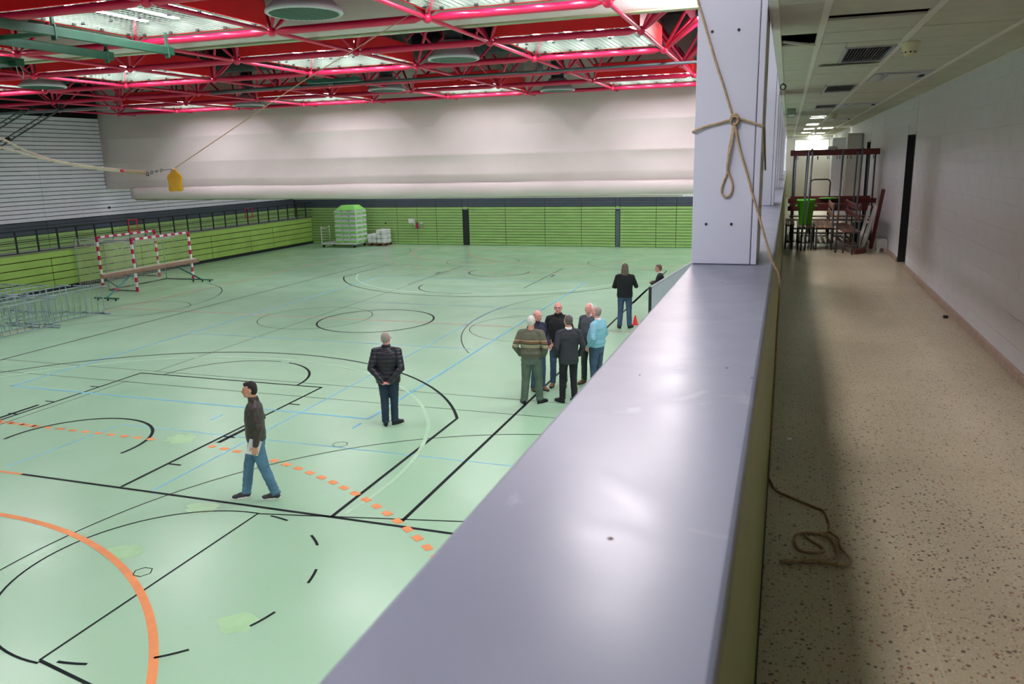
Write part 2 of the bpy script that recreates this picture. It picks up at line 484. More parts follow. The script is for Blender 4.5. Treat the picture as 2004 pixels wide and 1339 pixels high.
# side gallery (bleacher) front
bl = struct('platform', MB().box(XL, XB-.06, YN, YF, 0.0, 1.56), M['gap_dark'], None, 'raised green boarded walkway base along the side wall', 'platform')
struct('walkway', MB().box(XL, XB, YN, YF, 1.56, 1.6), M['walk'], bl)
struct('kickboard', MB().box(XB-.03, XB+.01, YN, YF, 0.0, 0.12), M['black'], bl)
MB().bbox(XB-.03, XB+.012, YN, YF, 1.585, 1.63, .01).build('edge_trim', M['plastic'], bl)
joints = [-.6, 4.7, 9.5, 14.3, 19.1, 23.85, 28.6, 33.33, 36.5, 38.56, 42.58]
for a, b in zip(joints[:-1], joints[1:]):
    for (z0, z1) in ((.15, .42), (.448, .705), (.735, .993), (1.023, 1.287)):
        slat(bl, 'board', XB-.03, XB, a+.014, b-.014, z0, z1, M['green_board'])
for a, b in zip(joints[:-1:2], joints[2::2]):
    slat(bl, 'board', XB-.03, XB, a+.001, b-.001, 1.318, 1.585, M['green_board'])

# wall fixtures on the far wall
def tag(o, label, cat, group=None, kind=None):
    o['label'] = label; o['category'] = cat
    if group: o['group'] = group
    if kind: o['kind'] = kind
    return o
t = thing('wall_box', 'small white box on the far green wall above the fire extinguisher', 'box', (-20.88, YF, 1.40))
MB().bbox(-.16, .16, -.12, 0, -.14, .14, .02).build('housing', M['paper'], t)
MB().bbox(.16, .22, -.1, 0, -.3, .1, .02).build('side_holder', M['paper'], t)
t = thing('fire_extinguisher', 'dark red fire extinguisher hung on the far green wall', 'extinguisher', (-20.5, YF-.09, .95))
MB().lathe([(.06, 0), (.075, .02), (.075, .26), (.04, .31), (.02, .33)], 14).build('cylinder', M['goal_red'], t, True)
MB().bbox(-.03, .03, -.03, .03, .33, .38, .01).build('valve', M['black'], t)
MB().path([(.02, -.02, .35), (.08, -.05, .3), (.09, -.05, .12)], .012, 6).build('hose', M['black'], t)
t = thing('tap_fitting', 'small white and grey fitting beside the extinguisher on the far wall', 'fitting', (-20.22, YF, 1.2))
MB().bbox(-.09, .09, -.06, 0, .04, .08, .01).build('arm', M['paper'], t)
MB().bbox(-.04, .04, -.08, 0, -.28, .0, .02).build('body', M['alu'], t)
tag(MB().bbox(-24.55, -24.0, YF-.03, YF, 1.86, 2.08, .01).build('notice_board', M['plastic']), 'pale blank notice panel on the far wall beside the wrapped stack', 'notice')
tag(MB().lathe([(.05, 0), (.05, .03), (.03, .045)], 12).build('black_stud', M['black'], smooth=True), 'round black knob on the far green wall', 'knob').matrix_world = Matrix.Translation((-22.6, YF, 1.25)) @ Matrix.Rotation(PI/2, 4, 'X')
tag(MB().bbox(XL, XL+.02, 28.15, 28.3, 3.0, 3.1, .01).build('wall_socket', M['black']), 'tiny black socket plate on the white slatted wall', 'socket')

# ------------------------------------------------------------------ court markings
def mark(name, mb, m):
    return mb.build(name, M[m], floor)
def seg_line(a, b, w, m, z=.002, name='court_line'):
    a = Vector((a[0], a[1], 0)); b = Vector((b[0], b[1], 0)); d = (b-a).normalized()
    n = Vector((-d.y, d.x, 0))*w/2
    mb = MB().add([a-n, a+n, b+n, b-n], [(0, 3, 2, 1)])
    mb.v = [(v[0], v[1], z) for v in mb.v]
    return mark(name, mb, m)
def arc(c, r, a0, a1, w, m, z=.003, name='court_arc', dash=None):
    a0, a1 = math.radians(a0), math.radians(a1)
    L = abs(a1-a0)*r
    runs = [(a0, a1)]
    if dash:
        on, off = dash; runs = []; p = 0
        while p < L:
            runs.append((a0+(a1-a0)*p/L, a0+(a1-a0)*min(p+on, L)/L)); p += on+off
    for (s0, s1) in runs:
        n = max(2, int(abs(s1-s0)*r/.12)+1); n = min(n, 120)
        vs = []
        for i in range(n+1):
            a = s0+(s1-s0)*i/n
            for rr in (r-w/2, r+w/2): vs.append((c[0]+rr*math.cos(a), c[1]+rr*math.sin(a), z))
        fs = [(2*i, 2*i+1, 2*i+3, 2*i+2) if s1 > s0 else (2*i+2, 2*i+3, 2*i+1, 2*i) for i in range(n)]
        mark(name, MB().add(vs, fs), m)
BK, OR, RD, BU, PL = 'line_black', 'line_orange', 'line_red', 'line_blue', 'line_pale'
W = .058
seg_line((-11.22, 8.54), (-3.6, 8.56), W, BK)
seg_line((-14.3, 8.5), (-11.22, 8.54), .06, OR)
seg_line((-18.8, 8.54), (-14.3, 8.5), W, BK)
seg_line((-4.63, 8.7), (-4.63, 33.6), W, BK)
seg_line((-18.8, 8.5), (-18.8, 33.6), W, BK)
seg_line((-18.8, 33.6), (-4.6, 33.6), .03, BK)
seg_line((-9.26, 8.58), (-9.26, 14.12), W, BK); seg_line((-14.15, 8.55), (-14.15, 14.12), W, BK)
seg_line((-14.17, 14.12), (-9.24, 14.12), W, BK)
seg_line((-5.62, 8.58), (-5.60, 12.9), W, BK); seg_line((-17.8, 8.58), (-17.75, 12.9), W, BK)
arc((-11.7, 9.78), 6.86, 27, 153, W, BK)
arc((-11.72, 9.78), 6.33, -10, 190, .07, PL, .0025)
arc((-11.68, 14.08), 1.8, 2, 76, W, BK); arc((-11.68, 14.08), 1.8, 84, 178, .035, BK)
arc((-11.72, 9.9), 1.34, -8, 188, W, BK)
for yy in (9.55, 10.9, 11.75, 12.9):
    seg_line((-9.0, yy), (-9.24, yy), .05, BK); seg_line((-14.4, yy), (-14.17, yy), .05, BK)
seg_line((-9.12, 10.6), (-9.12, 11.5), .09, BK); seg_line((-14.3, 10.6), (-14.3, 11.5), .09, BK)
arc((-11.72, 21.1), 1.77, 0, 360, W, BK)
arc((-13.85, 21.1), 1.77, 0, 360, .025, BK, .0024)
arc((-6.68, 21.1), 1.81, 0, 360, .02, BK, .0024)
arc((-10.12, 1.29), 6.03, -20, 100, .09, OR)
arc((-10.12, 1.29), 9.18, 42, 84, .11, OR, .0035, dash=(.16, .14))
arc((-14.1, 1.29), 9.18, 84, 150, .10, OR, .0035, dash=(.16, .14))
seg_line((-14.1, 10.43), (-10.2, 10.47), .001, OR)
for i in range(13): seg_line((-14.1+i*.3, 10.43), (-13.94+i*.3, 10.43), .10, OR, .0035)
arc((-6.99, 6.61), .11, 0, 360, .014, BK)
arc((-7.0, 11.1), .13, 0, 360, .014, BK)
arc((-2.54, 6.44), 6.17, 95, 200, .025, BK, .0022)
arc((-6.70, 6.63), 1.74, 88, 272, .03, BK, .0026)
arc((-6.62, 6.66), 1.70, 84, -96, .035, BK, .003, dash=(.32, .62))
seg_line((-6.66, 8.36), (-6.67, 4.93), .03, BK); seg_line((-6.66, 4.93), (-5.2, 4.66), .04, BK)
seg_line((-6.66, 8.36), (-3.6, 8.97), .03, BK)
seg_line((-18.8, 14.33), (-3.8, 14.34), .022, BK, .0015); seg_line((-18.8, 13.4), (-3.8, 13.42), .022, BK, .0015)
seg_line((-13.9, 14.3), (-13.9, 33.6), .024, BK, .0015); seg_line((-13.91, 13.5), (-13.91, 9.6), .022, BK, .0015)
seg_line((-16.25, 12.46), (-7.19, 12.46), W, BU, .0028); seg_line((-7.2, 12.46), (-7.24, 29.75), W, BU, .0028)
seg_line((-16.2, 12.46), (-16.2, 29.75), W, BU, .0028); seg_line((-16.2, 29.75), (-7.2, 29.75), W, BU, .0028)
seg_line((-16.2, 18.2), (-7.2, 18.2), .04, BU, .0028); seg_line((-16.2, 24.0), (-7.2, 24.0), .03, BU, .0028)
seg_line((-11.75, 8.7), (-11.6, 10.9), .035, BU, .0018); seg_line((-8.68, 8.56), (-8.72, 24), .035, BU, .0018)
seg_line((-11.6, 10.96), (-3.7, 10.96), .03, BU, .0018)
seg_line((-7.22, 11.9), (-7.22, 12.2), .05, BU); seg_line((-10.1, 11.6), (-10.1, 11.95), .05, BU)
seg_line((-9.19, 28.0), (-9.19, 33.55), .045, BK); seg_line((-14.04, 28.0), (-14.04, 33.55), .045, BK)
seg_line((-14.05, 28.0), (-9.19, 28.0), .02, BK); seg_line((-9.0, 31), (-9.0, 31.6), .09, BK); seg_line((-14.2, 31), (-14.2, 31.6), .09, BK)
arc((-11.6, 28.04), 1.78, 180, 300, W, BK)
arc((-11.62, 32.0), 1.3, 160, 375, W, BK)
seg_line((-17.8, 33.6), (-17.8, 29.6), W, BK); arc((-11.65, 32.55), 6.86, 205, 335, W, BK)
arc((-11.65, 32.55), 6.33, 200, 340, .06, PL, .0025)
arc((-13.7, 35.5), 1.75, 0, 360, .025, BK, .002)
arc((-13.31, 40.9), 6.1, 180, 275, .06, RD, .003); arc((-10.1, 40.9), 6.0, 200, 300, .06, RD, .003)
arc((-11.6, 40.9), 9.1, 190, 350, .06, RD, .0032, dash=(.5, .5))
arc((-24.6, 37.2), 5.6, -50, 40, .03, BK, .002); arc((-20.7, 21.3), 1.4, 0, 360, .03, BK, .002)
arc((-24.85, 21.89), 5.32, -60, 64, .03, BK, .002)
arc((-0.72, 22.4), 8.05, 120, 215, .025, BK, .002)
seg_line((-21.8, .5), (-21.6, 42.4), .06, RD, .0016); seg_line((-21.7, 21.13), (-3.6, 21.1), .05, RD, .0016)
seg_line((-21.6, 41.0), (-3.0, 41.0), .05, RD, .0016)
seg_line((-4.63, 25.6), (-4.63, 28.6), .09, BK)
pr = random.Random(11)
for (x, y, r_) in ((-7.6, 6.95, .24), (-7.55, 8.3, .24), (-5.2, 6.05, .24), (-9.9, 10.6, .3)):
    q = [(x+r_*(.75+pr.random()*.4)*math.cos(a*PI/8), y+r_*(.6+pr.random()*.3)*math.sin(a*PI/8), .0012) for a in range(16)]
    MB().add(q, [tuple(range(16))]).build('worn_patch', M['patch'], floor)
arc((-6.0, 36.2), 2.6, 100, 300, .03, BK, .002); arc((-5.2, 36.2), 1.8, 90, 300, .03, RD, .002)

# ------------------------------------------------------------------ space frame
ZB, ZT = 6.97, 9.02
NX = [-2.71-3.0*k for k in range(9)]
NY = [9.66+2.94*j for j in range(-3, 12)]
frame = thing('space_frame', 'red tubular space frame carrying the hall roof', 'roof truss', (0, 0, 0), kind='structure')
def tube_mesh(L, r, name):
    e = min(.14, L*.08)
    mb = MB().lathe([(r*.32, .06), (r*.35, .09), (r, .09+e), (r, L-.09-e), (r*.35, L-.09), (r*.32, L-.06)], 12)
    return mb.mesh(name, M['red_tube'], True)
me_x = tube_mesh(3.0, .066, 'cross_tube'); me_y = tube_mesh(2.94, .036, 'long_tube')
P0 = Vector((0, 0, ZB)); DL = Vector((1.5, 1.47, ZT-ZB)).length
me_d = tube_mesh(DL, .034, 'diagonal'); me_ball = MB().ell((0, 0, 0), (.085, .085, .085), n=14, k=8).mesh('node', M['red_tube'], True)
def place(me, name, p, q):
    p = Vector(p); q = Vector(q)
    o = obj(name, me, frame); o.location = p
    o.rotation_euler = (q-p).to_track_quat('Z', 'Y').to_euler()
    return o
rest = {'cross_tube': MB(), 'long_tube': MB(), 'diagonal_rod': MB(), 'node_ball': MB()}
for j, y in enumerate(NY):
    vis = 3 <= j <= 9
    for k, x in enumerate(NX):
        if vis: o = obj('node_ball', me_ball, frame, (x, y, ZB))
        else: rest['node_ball'].ell((x, y, ZB), (.085,)*3, n=8, k=5)
        if k < 8:
            if vis: place(me_x, 'cross_tube', (x, y, ZB), (x-3.0, y, ZB))
            else: rest['cross_tube'].tube((x, y, ZB), (x-3, y, ZB), .064, n=8)
        if j < len(NY)-1:
            if vis and j < 9 or j == 2: place(me_y, 'long_tube', (x, y, ZB), (x, y+2.94, ZB))
            else: rest['long_tube'].tube((x, y, ZB), (x, y+2.94, ZB), .036, n=8)
        for sx in (-1, 1):
            for sy in (-1, 1):
                q = (x+1.5*sx, y+1.47*sy, ZT)
                if vis and q[1] < 28: place(me_d, 'diagonal_rod', (x, y, ZB), q)
                elif q[1] > YN: rest['diagonal_rod'].tube((x, y, ZB), q, .032, n=6)
top = MB()
TX = [NX[0]+1.5-3.0*k for k in range(10)]; TY = [NY[0]-1.47+2.94*j for j in range(16)]
for y in TY:
    if y < YN or y > YF: continue
    for k in range(9): top.tube((TX[k], y, ZT), (TX[k+1], y, ZT), .045, n=8)
for x in TX:
    for y in TY[:-1]:
        if y > YN and y+2.94 < YF: top.tube((x, y, ZT), (x, y+2.94, ZT), .045, n=8)
tc_ = top.build('top_chord', M['red_tube'], frame, True); tc_['kind'] = 'stuff'
for n_, mb in rest.items():
    o = mb.build(n_, M['red_tube'], frame, True); o['kind'] = 'stuff'
# edge girders along the gallery side
for gx_, gz_, hh in ((-2.1, 7.75, .16), (-1.75, 8.15, .12), (-1.35, 8.6, .16), (-0.95, 8.0, .10)):
    g = MB().box(gx_-.05, gx_+.05, YN, YF, gz_-hh/2, gz_+hh/2)
    g.box(gx_-.11, gx_+.11, YN, YF, gz_+hh/2, gz_+hh/2+.015).box(gx_-.11, gx_+.11, YN, YF, gz_-hh/2-.015, gz_-hh/2)
    g.build('edge_girder', M['pink'], frame)
for y in NY[2:]:
    MB().tube((NX[0], y, ZB), (-0.3, y+.9, 8.9), .045, n=8).build('edge_strut', M['red_tube'], frame, True)
    MB().tube((NX[0], y, ZB), (-0.3, y-.9, 8.9), .045, n=8).build('edge_strut', M['red_tube'], frame, True)

# flood lamps hung on the gallery-side girders
me_fh = MB().bbox(-.38, .38, -.65, .65, .03, .16, .03).mesh('housing', M['duct'])
me_fl = MB().bbox(-.34, .34, -.58, .58, .0, .03, .01).mesh('lamp_glass', M['flood'])
for i in range(7):
    t = thing('flood_lamp', 'long flood lamp on the gallery-side girder, %s from the near end wall' % ['first', 'second', 'third', 'fourth', 'fifth', 'sixth', 'seventh'][i], 'flood lamp', (-1.62, [2.0, 8.0, 13.1, 18.6, 23.6, 32.3, 38.4][i], 7.5), group='flood lamps on the girder')
    obj('housing', me_fh, t); obj('lamp_glass', me_fl, t)
    for y in (-.4, .4): MB().tube((0, y, .15), (.0, y, .52), .012, n=6).build('hanger', M['duct'], t)

# ------------------------------------------------------------------ light wells with wire guards
wx0, wx1 = -1.46, 1.46
wy = 1.43
me_bx = MB().bbox(-1.44, 1.44, -.012, .012, 0, .40, .006).mesh('board', M['red_board'])
me_by = MB().bbox(-.012, .012, -1.40, 1.40, 0, .40, .006).mesh('board', M['red_board'])
wm = MB()
for i in range(25):
    x = -1.40+2.80*i/24
    wm.box(x-.0045, x+.0045, -wy+.04, wy-.04, -.003, .003)
for i in range(25):
    y = -1.38+2.76*i/24
    wm.box(-1.42, 1.42, y-.0045, y+.0045, .003, .009)
me_lx = MB().box(-1.42, 1.42, .013, .02, .01, .40).mesh('inner_liner', M['liner']); me_ly = MB().box(.013, .02, -1.40, 1.40, .01, .40).mesh('inner_liner', M['liner'])
me_wire = wm.mesh('wire_guard', M['wire'])
cl_ = MB()
for i in range(5):
    for sgn in (-1, 1):
        a_ = -1.2+i*.6
        cl_.box(a_-.03, a_+.03, sgn*1.38-.015, sgn*1.38+.015, -.02, .02).box(sgn*1.40-.015, sgn*1.40+.015, a_-.03, a_+.03, -.02, .02)
    cl_.box(-1.2+i*.6-.03, -1.2+i*.6+.03, -.015, .015, -.02, .02)
me_clip = cl_.mesh('guard_clips', M['black'])
me_ref = MB().box(-1.42, 1.42, -1.38, 1.38, .40, .42).mesh('reflector', M['reflector'])
me_tube = MB().box(-.06, .06, -1.3, 1.3, .235, .245).mesh('tube', M['tube_on'])
me_body = MB().bbox(-.14, .14, -1.34, 1.34, .245, .32, .02).mesh('lamp_body', M['reflector'])
me_lou = MB()
for i in range(11): me_lou.box(-1.40, 1.40, -1.3+i*.26-.006, -1.3+i*.26+.006, .33, .40)
me_lou = me_lou.mesh('louvre', M['reflector'])
cellrows = (0, 3, 5, 8, 10, 13)      # index into NY of the nearer row
names_x = {0: 'beside the gallery', 2: 'second from the gallery', 4: 'third from the gallery', 6: 'beside the side wall'}
names_y = {0: 'above the viewer', 3: 'before the rolled curtain', 5: 'behind the rolled curtain', 8: 'before the lowered curtain', 10: 'behind the lowered curtain', 13: 'by the far end wall'}
for k in (0, 2, 4, 6):
    for j in cellrows:
        cx, cy = NX[k]-1.5, NY[j]+1.47
        t = thing('light_well', 'red boxed ceiling light, %s, %s' % (names_x[k], names_y[j]), 'ceiling light', (cx, cy, 7.06), group='wire guarded ceiling lights')
        obj('side_board', me_bx, t, (0, -1.43, 0)); obj('side_board', me_bx, t, (0, 1.43, 0))
        obj('side_board', me_by, t, (-1.45, 0, 0)); obj('side_board', me_by, t, (1.45, 0, 0))
        obj('inner_liner', me_lx, t, (0, -1.43, 0)); obj('inner_liner', me_lx, t, (0, 1.43, 0), PI)
        obj('inner_liner', me_ly, t, (-1.45, 0, 0)); obj('inner_liner', me_ly, t, (1.45, 0, 0), PI)
        o = obj('wire_guard', me_wire, t, (0, 0, .03)); o['label'] = 'grey wire mesh'; obj('guard_clips', me_clip, t, (0, 0, .03), kind='stuff')
        obj('reflector', me_ref, t); obj('louvre', me_lou, t)
        for i in range(4):
            obj('fluorescent_strip', me_tube, obj('lamp_body', me_body, t, (-1.05+.7*i, 0, 0)))
# chain-link safety mesh standing beside the wells (hexagonal wire)
def chainlink(p0, u, v, nu, nv, r):
    mb = MB(); p0 = Vector(p0); u = Vector(u); v = Vector(v)
    for i in range(-nv, nu):
        a = max(0, -i); b_ = min(nv, nu-i)
        if b_ > a:
            mb.tube(p0+u*((i+a)/nu)+v*(a/nv), p0+u*((i+b_)/nu)+v*(b_/nv), r, n=3, caps=False)
            mb.tube(p0+u*(1-(i+a)/nu)+v*(a/nv), p0+u*(1-(i+b_)/nu)+v*(b_/nv), r, n=3, caps=False)
    return mb
for k, x in ((2, -8.78), (0, -2.8), (4, -14.8)):
    for j in (3, 5, 8):
        y0 = NY[j]
        o = chainlink((x, y0+.1, 7.47), (0, 2.75, 0), (0, 0, .8), 34, 10, .004).build('safety_mesh', M['wire'])
        tag(o, 'chain-link mesh on the light box %s, %s' % (names_x[k], names_y[j]), 'mesh', 'chain-link meshes over the light boxes')

# ------------------------------------------------------------------ ducts and round air diffusers
for nm, y, z, r, lab in (('air_duct', 11.3, 8.65, .34, 'dark ribbed round air duct above the nearest red truss bay'),
                         ('air_duct', 17.2, 8.66, .36, 'dark ribbed round air duct behind the first rolled curtain'),
                         ('air_duct', 23.0, 8.1, .36, 'dark ribbed round air duct in the middle truss bays'),
                         ('air_duct', 26.2, 8.62, .30, 'dark ribbed round air duct just before the lowered curtain')):
    prof = []
    n_ = 120
    for i in range(n_+1):
        z_ = 22.0*i/n_; prof += [(r, z_), (r+.012, z_+.02), (r, z_+.04)]
    mb = MB().lathe(prof, 18)
    mb.v = [(-4.6-v[2], y+v[0], z+v[1]) for v in mb.v]
    tag(mb.build(nm, M['duct_dark'], smooth=True), lab, 'duct')
tag(MB().bbox(-15.0, -12.6, 13.2+1.6, 15.3, 7.35, 8.2, .02).build('air_box', M['duct']), 'light grey box duct behind the first rolled curtain', 'duct')
tag(MB().bbox(-12.4, -9.4, 15.7, 16.6, 7.6, 8.4, .02).build('air_box', M['duct_dark']), 'dark grey box duct over the lights behind the first curtain', 'duct')
def diffuser(x, y, lab, r=.57):
    t = thing('air_diffuser', lab, 'air diffuser', (x, y, 6.88), group='round ceiling air diffusers')
    MB().lathe([(.20, .42), (.28, .40), (.38, .27), (.50, .12), (r, .06), (r+.01, .015), (r-.01, 0), (r-.05, .0), (r-.05, .02), (.1, .03)], 40).build('shade', M['diffuser'], t, True)
    MB().lathe([(.05, .0), (r-.06, .0), (r-.06, .018), (.05, .018)], 40).build('perforated_plate', M['grille_green'], t)
    hm = MB()
    for i in range(-8, 9):
        x_ = i*.06; h = math.sqrt(max(0, (r-.07)**2-x_*x_)); hm.box(x_-.012, x_+.012, -h, h, -.006, 0)
    o = hm.build('grille_bars', M['dkteal'], t); o['kind'] = 'stuff'
    MB().lathe([(.21, .36), (.21, 1.445 if y < 20 or y > 24 else .87)], 24).build('neck', M['duct_dark'], t, True)
diffuser(-7.0, 11.0, 'large round air diffuser nearest the viewer, over the near court')
diffuser(-7.15, 17.1, 'round air diffuser behind the first rolled curtain, on the gallery side')
diffuser(-19.1, 17.0, 'round air diffuser behind the first rolled curtain, near the side wall')
diffuser(-7.3, 26.2, 'small round air diffuser before the lowered curtain, on the gallery side')
diffuser(-19.1, 25.8, 'small round air diffuser before the lowered curtain, near the side wall')
diffuser(-11.9, 23.0, 'round air diffuser in the middle of the red truss bays')

# ------------------------------------------------------------------ divider curtains
def fabric(name, pts, x0, x1, parent, m, th=.05, nx=90, wob=.02, xshift=None):
    # pts: profile of (y, z) from top to bottom, swept along x
    vs = []; k = len(pts)
    for i in range(nx+1):
        x = x0+(x1-x0)*i/nx
        for jj, (y, z) in enumerate(pts):
            t_ = jj/(k-1)
            nz = noise.noise(Vector((x*.35, jj*.7, z))) * wob
            sag = xshift(i/nx, t_) if xshift else 0
            vs.append((x, y+nz, z+nz*.6+sag))
    fs = [(i*k+j, (i+1)*k+j, (i+1)*k+j+1, i*k+j+1) for i in range(nx) for j in range(k-1)]
    o = MB().add(vs, fs).build(name, m, parent, True)
    sm = o.modifiers.new('thick', 'SOLIDIFY'); sm.thickness = th; sm.offset = 0
    return o
cn = thing('divider_curtain', 'white divider curtain rolled up under the roof across the near court', 'curtain', (0, 14.1, 7.0))
cn.location = (0, 0, 0)
roll = []
for i in range(14):
    a = -PI/2 + PI*i/13
    roll.append((14.1-.16*math.cos(a)-.02, 7.16+.14*math.sin(a)))
fabric('curtain_roll', [(13.98, 7.9), (13.93, 7.75), (13.9, 7.55), (13.9, 7.35), (13.92, 7.2), (13.96, 7.1), (14.04, 7.04), (14.14, 7.03), (14.2, 7.08), (14.22, 7.3), (14.2, 7.7), (14.18, 7.9)], XL+.1, -.62, cn, M['curtain_near_lit'], .012, wob=.018)
MB().bbox(XL+.1, -.62, 13.99, 14.16, 7.025, 7.06, .01).build('hem_bar', M['curtain_hem'], cn)
MB().bbox(XL+.1, -.62, 13.92, 14.22, 7.9, 7.98, .01).build('head_rail', M['alu'], cn)
fabric('upper_fabric', [(14.07, 9.3), (14.05, 8.6), (14.07, 7.98)], XL+.1, -.62, cn, M['curtain'], .012, wob=.05)
for i in range(12):
    x = -2-i*2.3
    MB().bbox(x-.02, x+.02, 13.85, 13.9, 7.7, 8.1, .005).build('hanger_strap', M['paper'], cn)

cf = thing('divider_curtain', 'tall white divider curtain lowered part way across the hall', 'curtain', (0, 0, 0))
YC = 28.2
main = [(YC, 9.3), (YC, 8.4), (YC, 7.5), (YC, 6.6), (YC-.004, 6.03), (YC-.012, 6.0), (YC, 5.97), (YC+.004, 5.4), (YC-.004, 5.0), (YC-.014, 4.97), (YC-.002, 4.94), (YC, 4.6), (YC, 4.3), (YC-.012, 4.24), (YC+.0, 4.2), (YC+.0, 3.95), (YC+.06, 3.87), (YC+.14, 3.9), (YC+.14, 4.6)]
fabric('curtain_sheet', main, XL+.05, -.55, cf, M['curtain'], .015, nx=60, wob=.018, xshift=lambda u, t_: (0 if t_ < .5 else -.02*math.sin(PI*u)))
fold = [(YC-.02, 3.93), (YC-.12, 3.86), (YC-.16, 3.7), (YC-.13, 3.5), (YC-.06, 3.41), (YC+.03, 3.42), (YC+.08, 3.55), (YC+.07, 3.9)]
fabric('lower_fold', fold, XL+1.5, -.55, cf, M['curtain'], .015, nx=120, wob=.045, xshift=lambda u, t_: (.0 if u < .6 else .11*((u-.6)/.4)**2)*t_ - .03*math.sin(PI*u)*t_)
MB().bbox(XL+1.6, -3.4, YC-.03, YC+.05, 3.36, 3.40, .01).build('hem_bar', M['curtain_hem'], cf)

# pipe and hoist rails under the frame
tag(MB().tube((-.6, 19.9, 6.84), (-13.0, 19.95, 6.84), .035, n=10).tube((-13.0, 19.95, 6.84), (-16.0, 19.9, 6.80), .05, n=10).build('conduit_pipe', M['steel_grey'], smooth=True), 'long thin grey-green pipe hung crosswise under the red frame', 'pipe')
for x in (-6.0, -12.0):
    tag(MB().bbox(x-.06, x+.06, 19.85, 19.98, 6.82, 7.02, .01).build('pipe_clamp', M['steel_grey']), 'grey clamp holding the crosswise pipe, %s' % ('nearer the gallery' if x > -8 else 'nearer the side wall'), 'clamp')
tag(MB().bbox(-12.6, -11.0, 19.6, 19.85, 6.86, 6.96, .01).build('cable_tray', M['dkteal']), 'short dark green cable tray beside the crosswise pipe', 'cable tray')
rig = thing('hoist_rig', 'green steel rails of a basketball hoist hung under the near red frame', 'hoist', (-12.3, 10.5, 6.74))
def RG(mb, n_, m='steel_green'): return mb.build(n_, M[m], rig)
def rel(*a):
    return MB().bbox(a[0]+12.3, a[1]+12.3, a[2]-10.5, a[3]-10.5, a[4]-6.74, a[5]-6.74, .008)
RG(rel(-10.79, -10.71, 6.0, 12.45, 6.68, 6.82), 'rail'); RG(rel(-12.19, -12.11, 6.0, 12.45, 6.68, 6.82), 'rail')
RG(rel(-14.16, -14.08, 6.0, 12.2, 6.66, 6.80), 'rail')
for yy in (9.9, 12.3):
    for x in (-10.75, -12.15):
        RG(rel(x-.05, x+.05, yy-.02, yy+.02, 6.62, 6.86), 'clamp_plate')
        RG(rel(x-.02, x+.02, yy-.03, yy+.03, 6.82, 7.06), 'hanger')
RG(rel(-12.15, -10.75, 9.98, 10.04, 6.72, 6.79), 'crossbar'); RG(rel(-14.12, -12.15, 9.98, 10.04, 6.7, 6.77), 'crossbar')
RG(MB().bbox(-12.15+12.3-.05, -12.15+12.3+.05, -.55, -.45, -.35, 0, .01), 'bracket')
RG(MB().path([(-1.9, 1.6, -.05), (-1.93, 1.65, -.2), (-1.88, 1.7, -.3), (-1.8, 1.66, -.2), (-1.82, 1.62, -.05)], .008, 6), 'wire_loop', 'alu')
for (x_, yy, lab) in ((-14.4, 12.0, 'short'),):
    RG(rel(-14.9, -13.9, 11.85, 11.93, 6.62, 6.72), 'crossbar')
rig2 = thing('folding_hoist', 'grey folding hoist arms hanging by the white slatted wall', 'hoist', (-25.5, 22.5, 6.8))
def R2(mb, n_, m='steel_grey', sm=False): return mb.build(n_, M[m], rig2, sm)
R2(MB().bbox(-6.0, 2.3, .75, .85, .02, .12, .01), 'rail', 'alu')
for (a, b_) in (((-.47, 0, .11), (-2.4, 0, -.6)), ((.92, 0, .05), (-2.5, 0, -1.25))):
    a = Vector(a); b_ = Vector(b_)
    R2(MB().bbox(a.x-.06, a.x+.06, -.05, .05, a.z-.05, a.z+.3, .01), 'bracket', 'black')
    off = Vector((-.05, 0, .14))
    st = a+(b_-a)*.22
    R2(MB().tube(a, b_, .03, n=8), 'lower_bar', 'duct', True); R2(MB().tube(st+off, b_+off, .022, n=8), 'upper_bar', 'duct', True)
    lt = MB()
    for i in range(5):
        p = st+(b_-st)*(i/5); q = st+(b_-st)*((i+.5)/5)
        lt.tube(p, q+off, .012, n=6)
    R2(lt, 'lattice_web', 'duct', True)
R2(MB().bbox(-1.95, -1.75, -.05, .05, -1.05, -.85, .02), 'end_stop', 'black')

# ------------------------------------------------------------------ gallery shell
gfl = struct('gallery_floor', MB().box(-.06, 2.4, -4.0, 39, GF-.25, GF), M['terrazzo'], None, 'speckled beige terrazzo floor of the upper corridor', 'floor')
for i, x in enumerate((.26, .595, .93, 1.245, 1.56)):
    MB().box(x-.002, x+.002, -4, 39, GF, GF+.0006).build('divider_strip', M['divider'], gfl)
bs = struct('baseboard_right', MB(), M['base_tile'], None, 'low brown terrazzo skirting along the corridor wall', 'skirting')
DOORS = [(13.5, 14.39), (20.55, 21.45), (29.2, 30.1)]
edges = [-4.0] + [v for d in DOORS for v in d] + [38.0]
WR = 1.79
gw = thing('wall_right', 'long white painted block wall of the upper corridor', 'wall', kind='structure')
for a, b in zip(edges[::2], edges[1::2]):
    MB().box(WR+.008, WR+.25, a, b, GF, GC+.3).build('wall_core', M['mortar'], gw)
    y = a
    while y < b-.01:
        y2 = min(y+1.2, b)
        MB().bbox(WR-.022, WR+.008, y+.002, y2-.002, GF, GF+.075, .004).build('skirting_tile', M['base_tile'], bs)
        y = y2
for a, b in DOORS:
    MB().box(WR+.008, WR+.25, a, b, GF+2.07, GC+.3).build('lintel', M['mortar'], gw)
W_ = 0
me_blk = MB().bbox(WR+.004, WR+.009, .002, .498, .002, .216, .001).mesh('block', M['block'])
far_blk = MB()
nb = 0
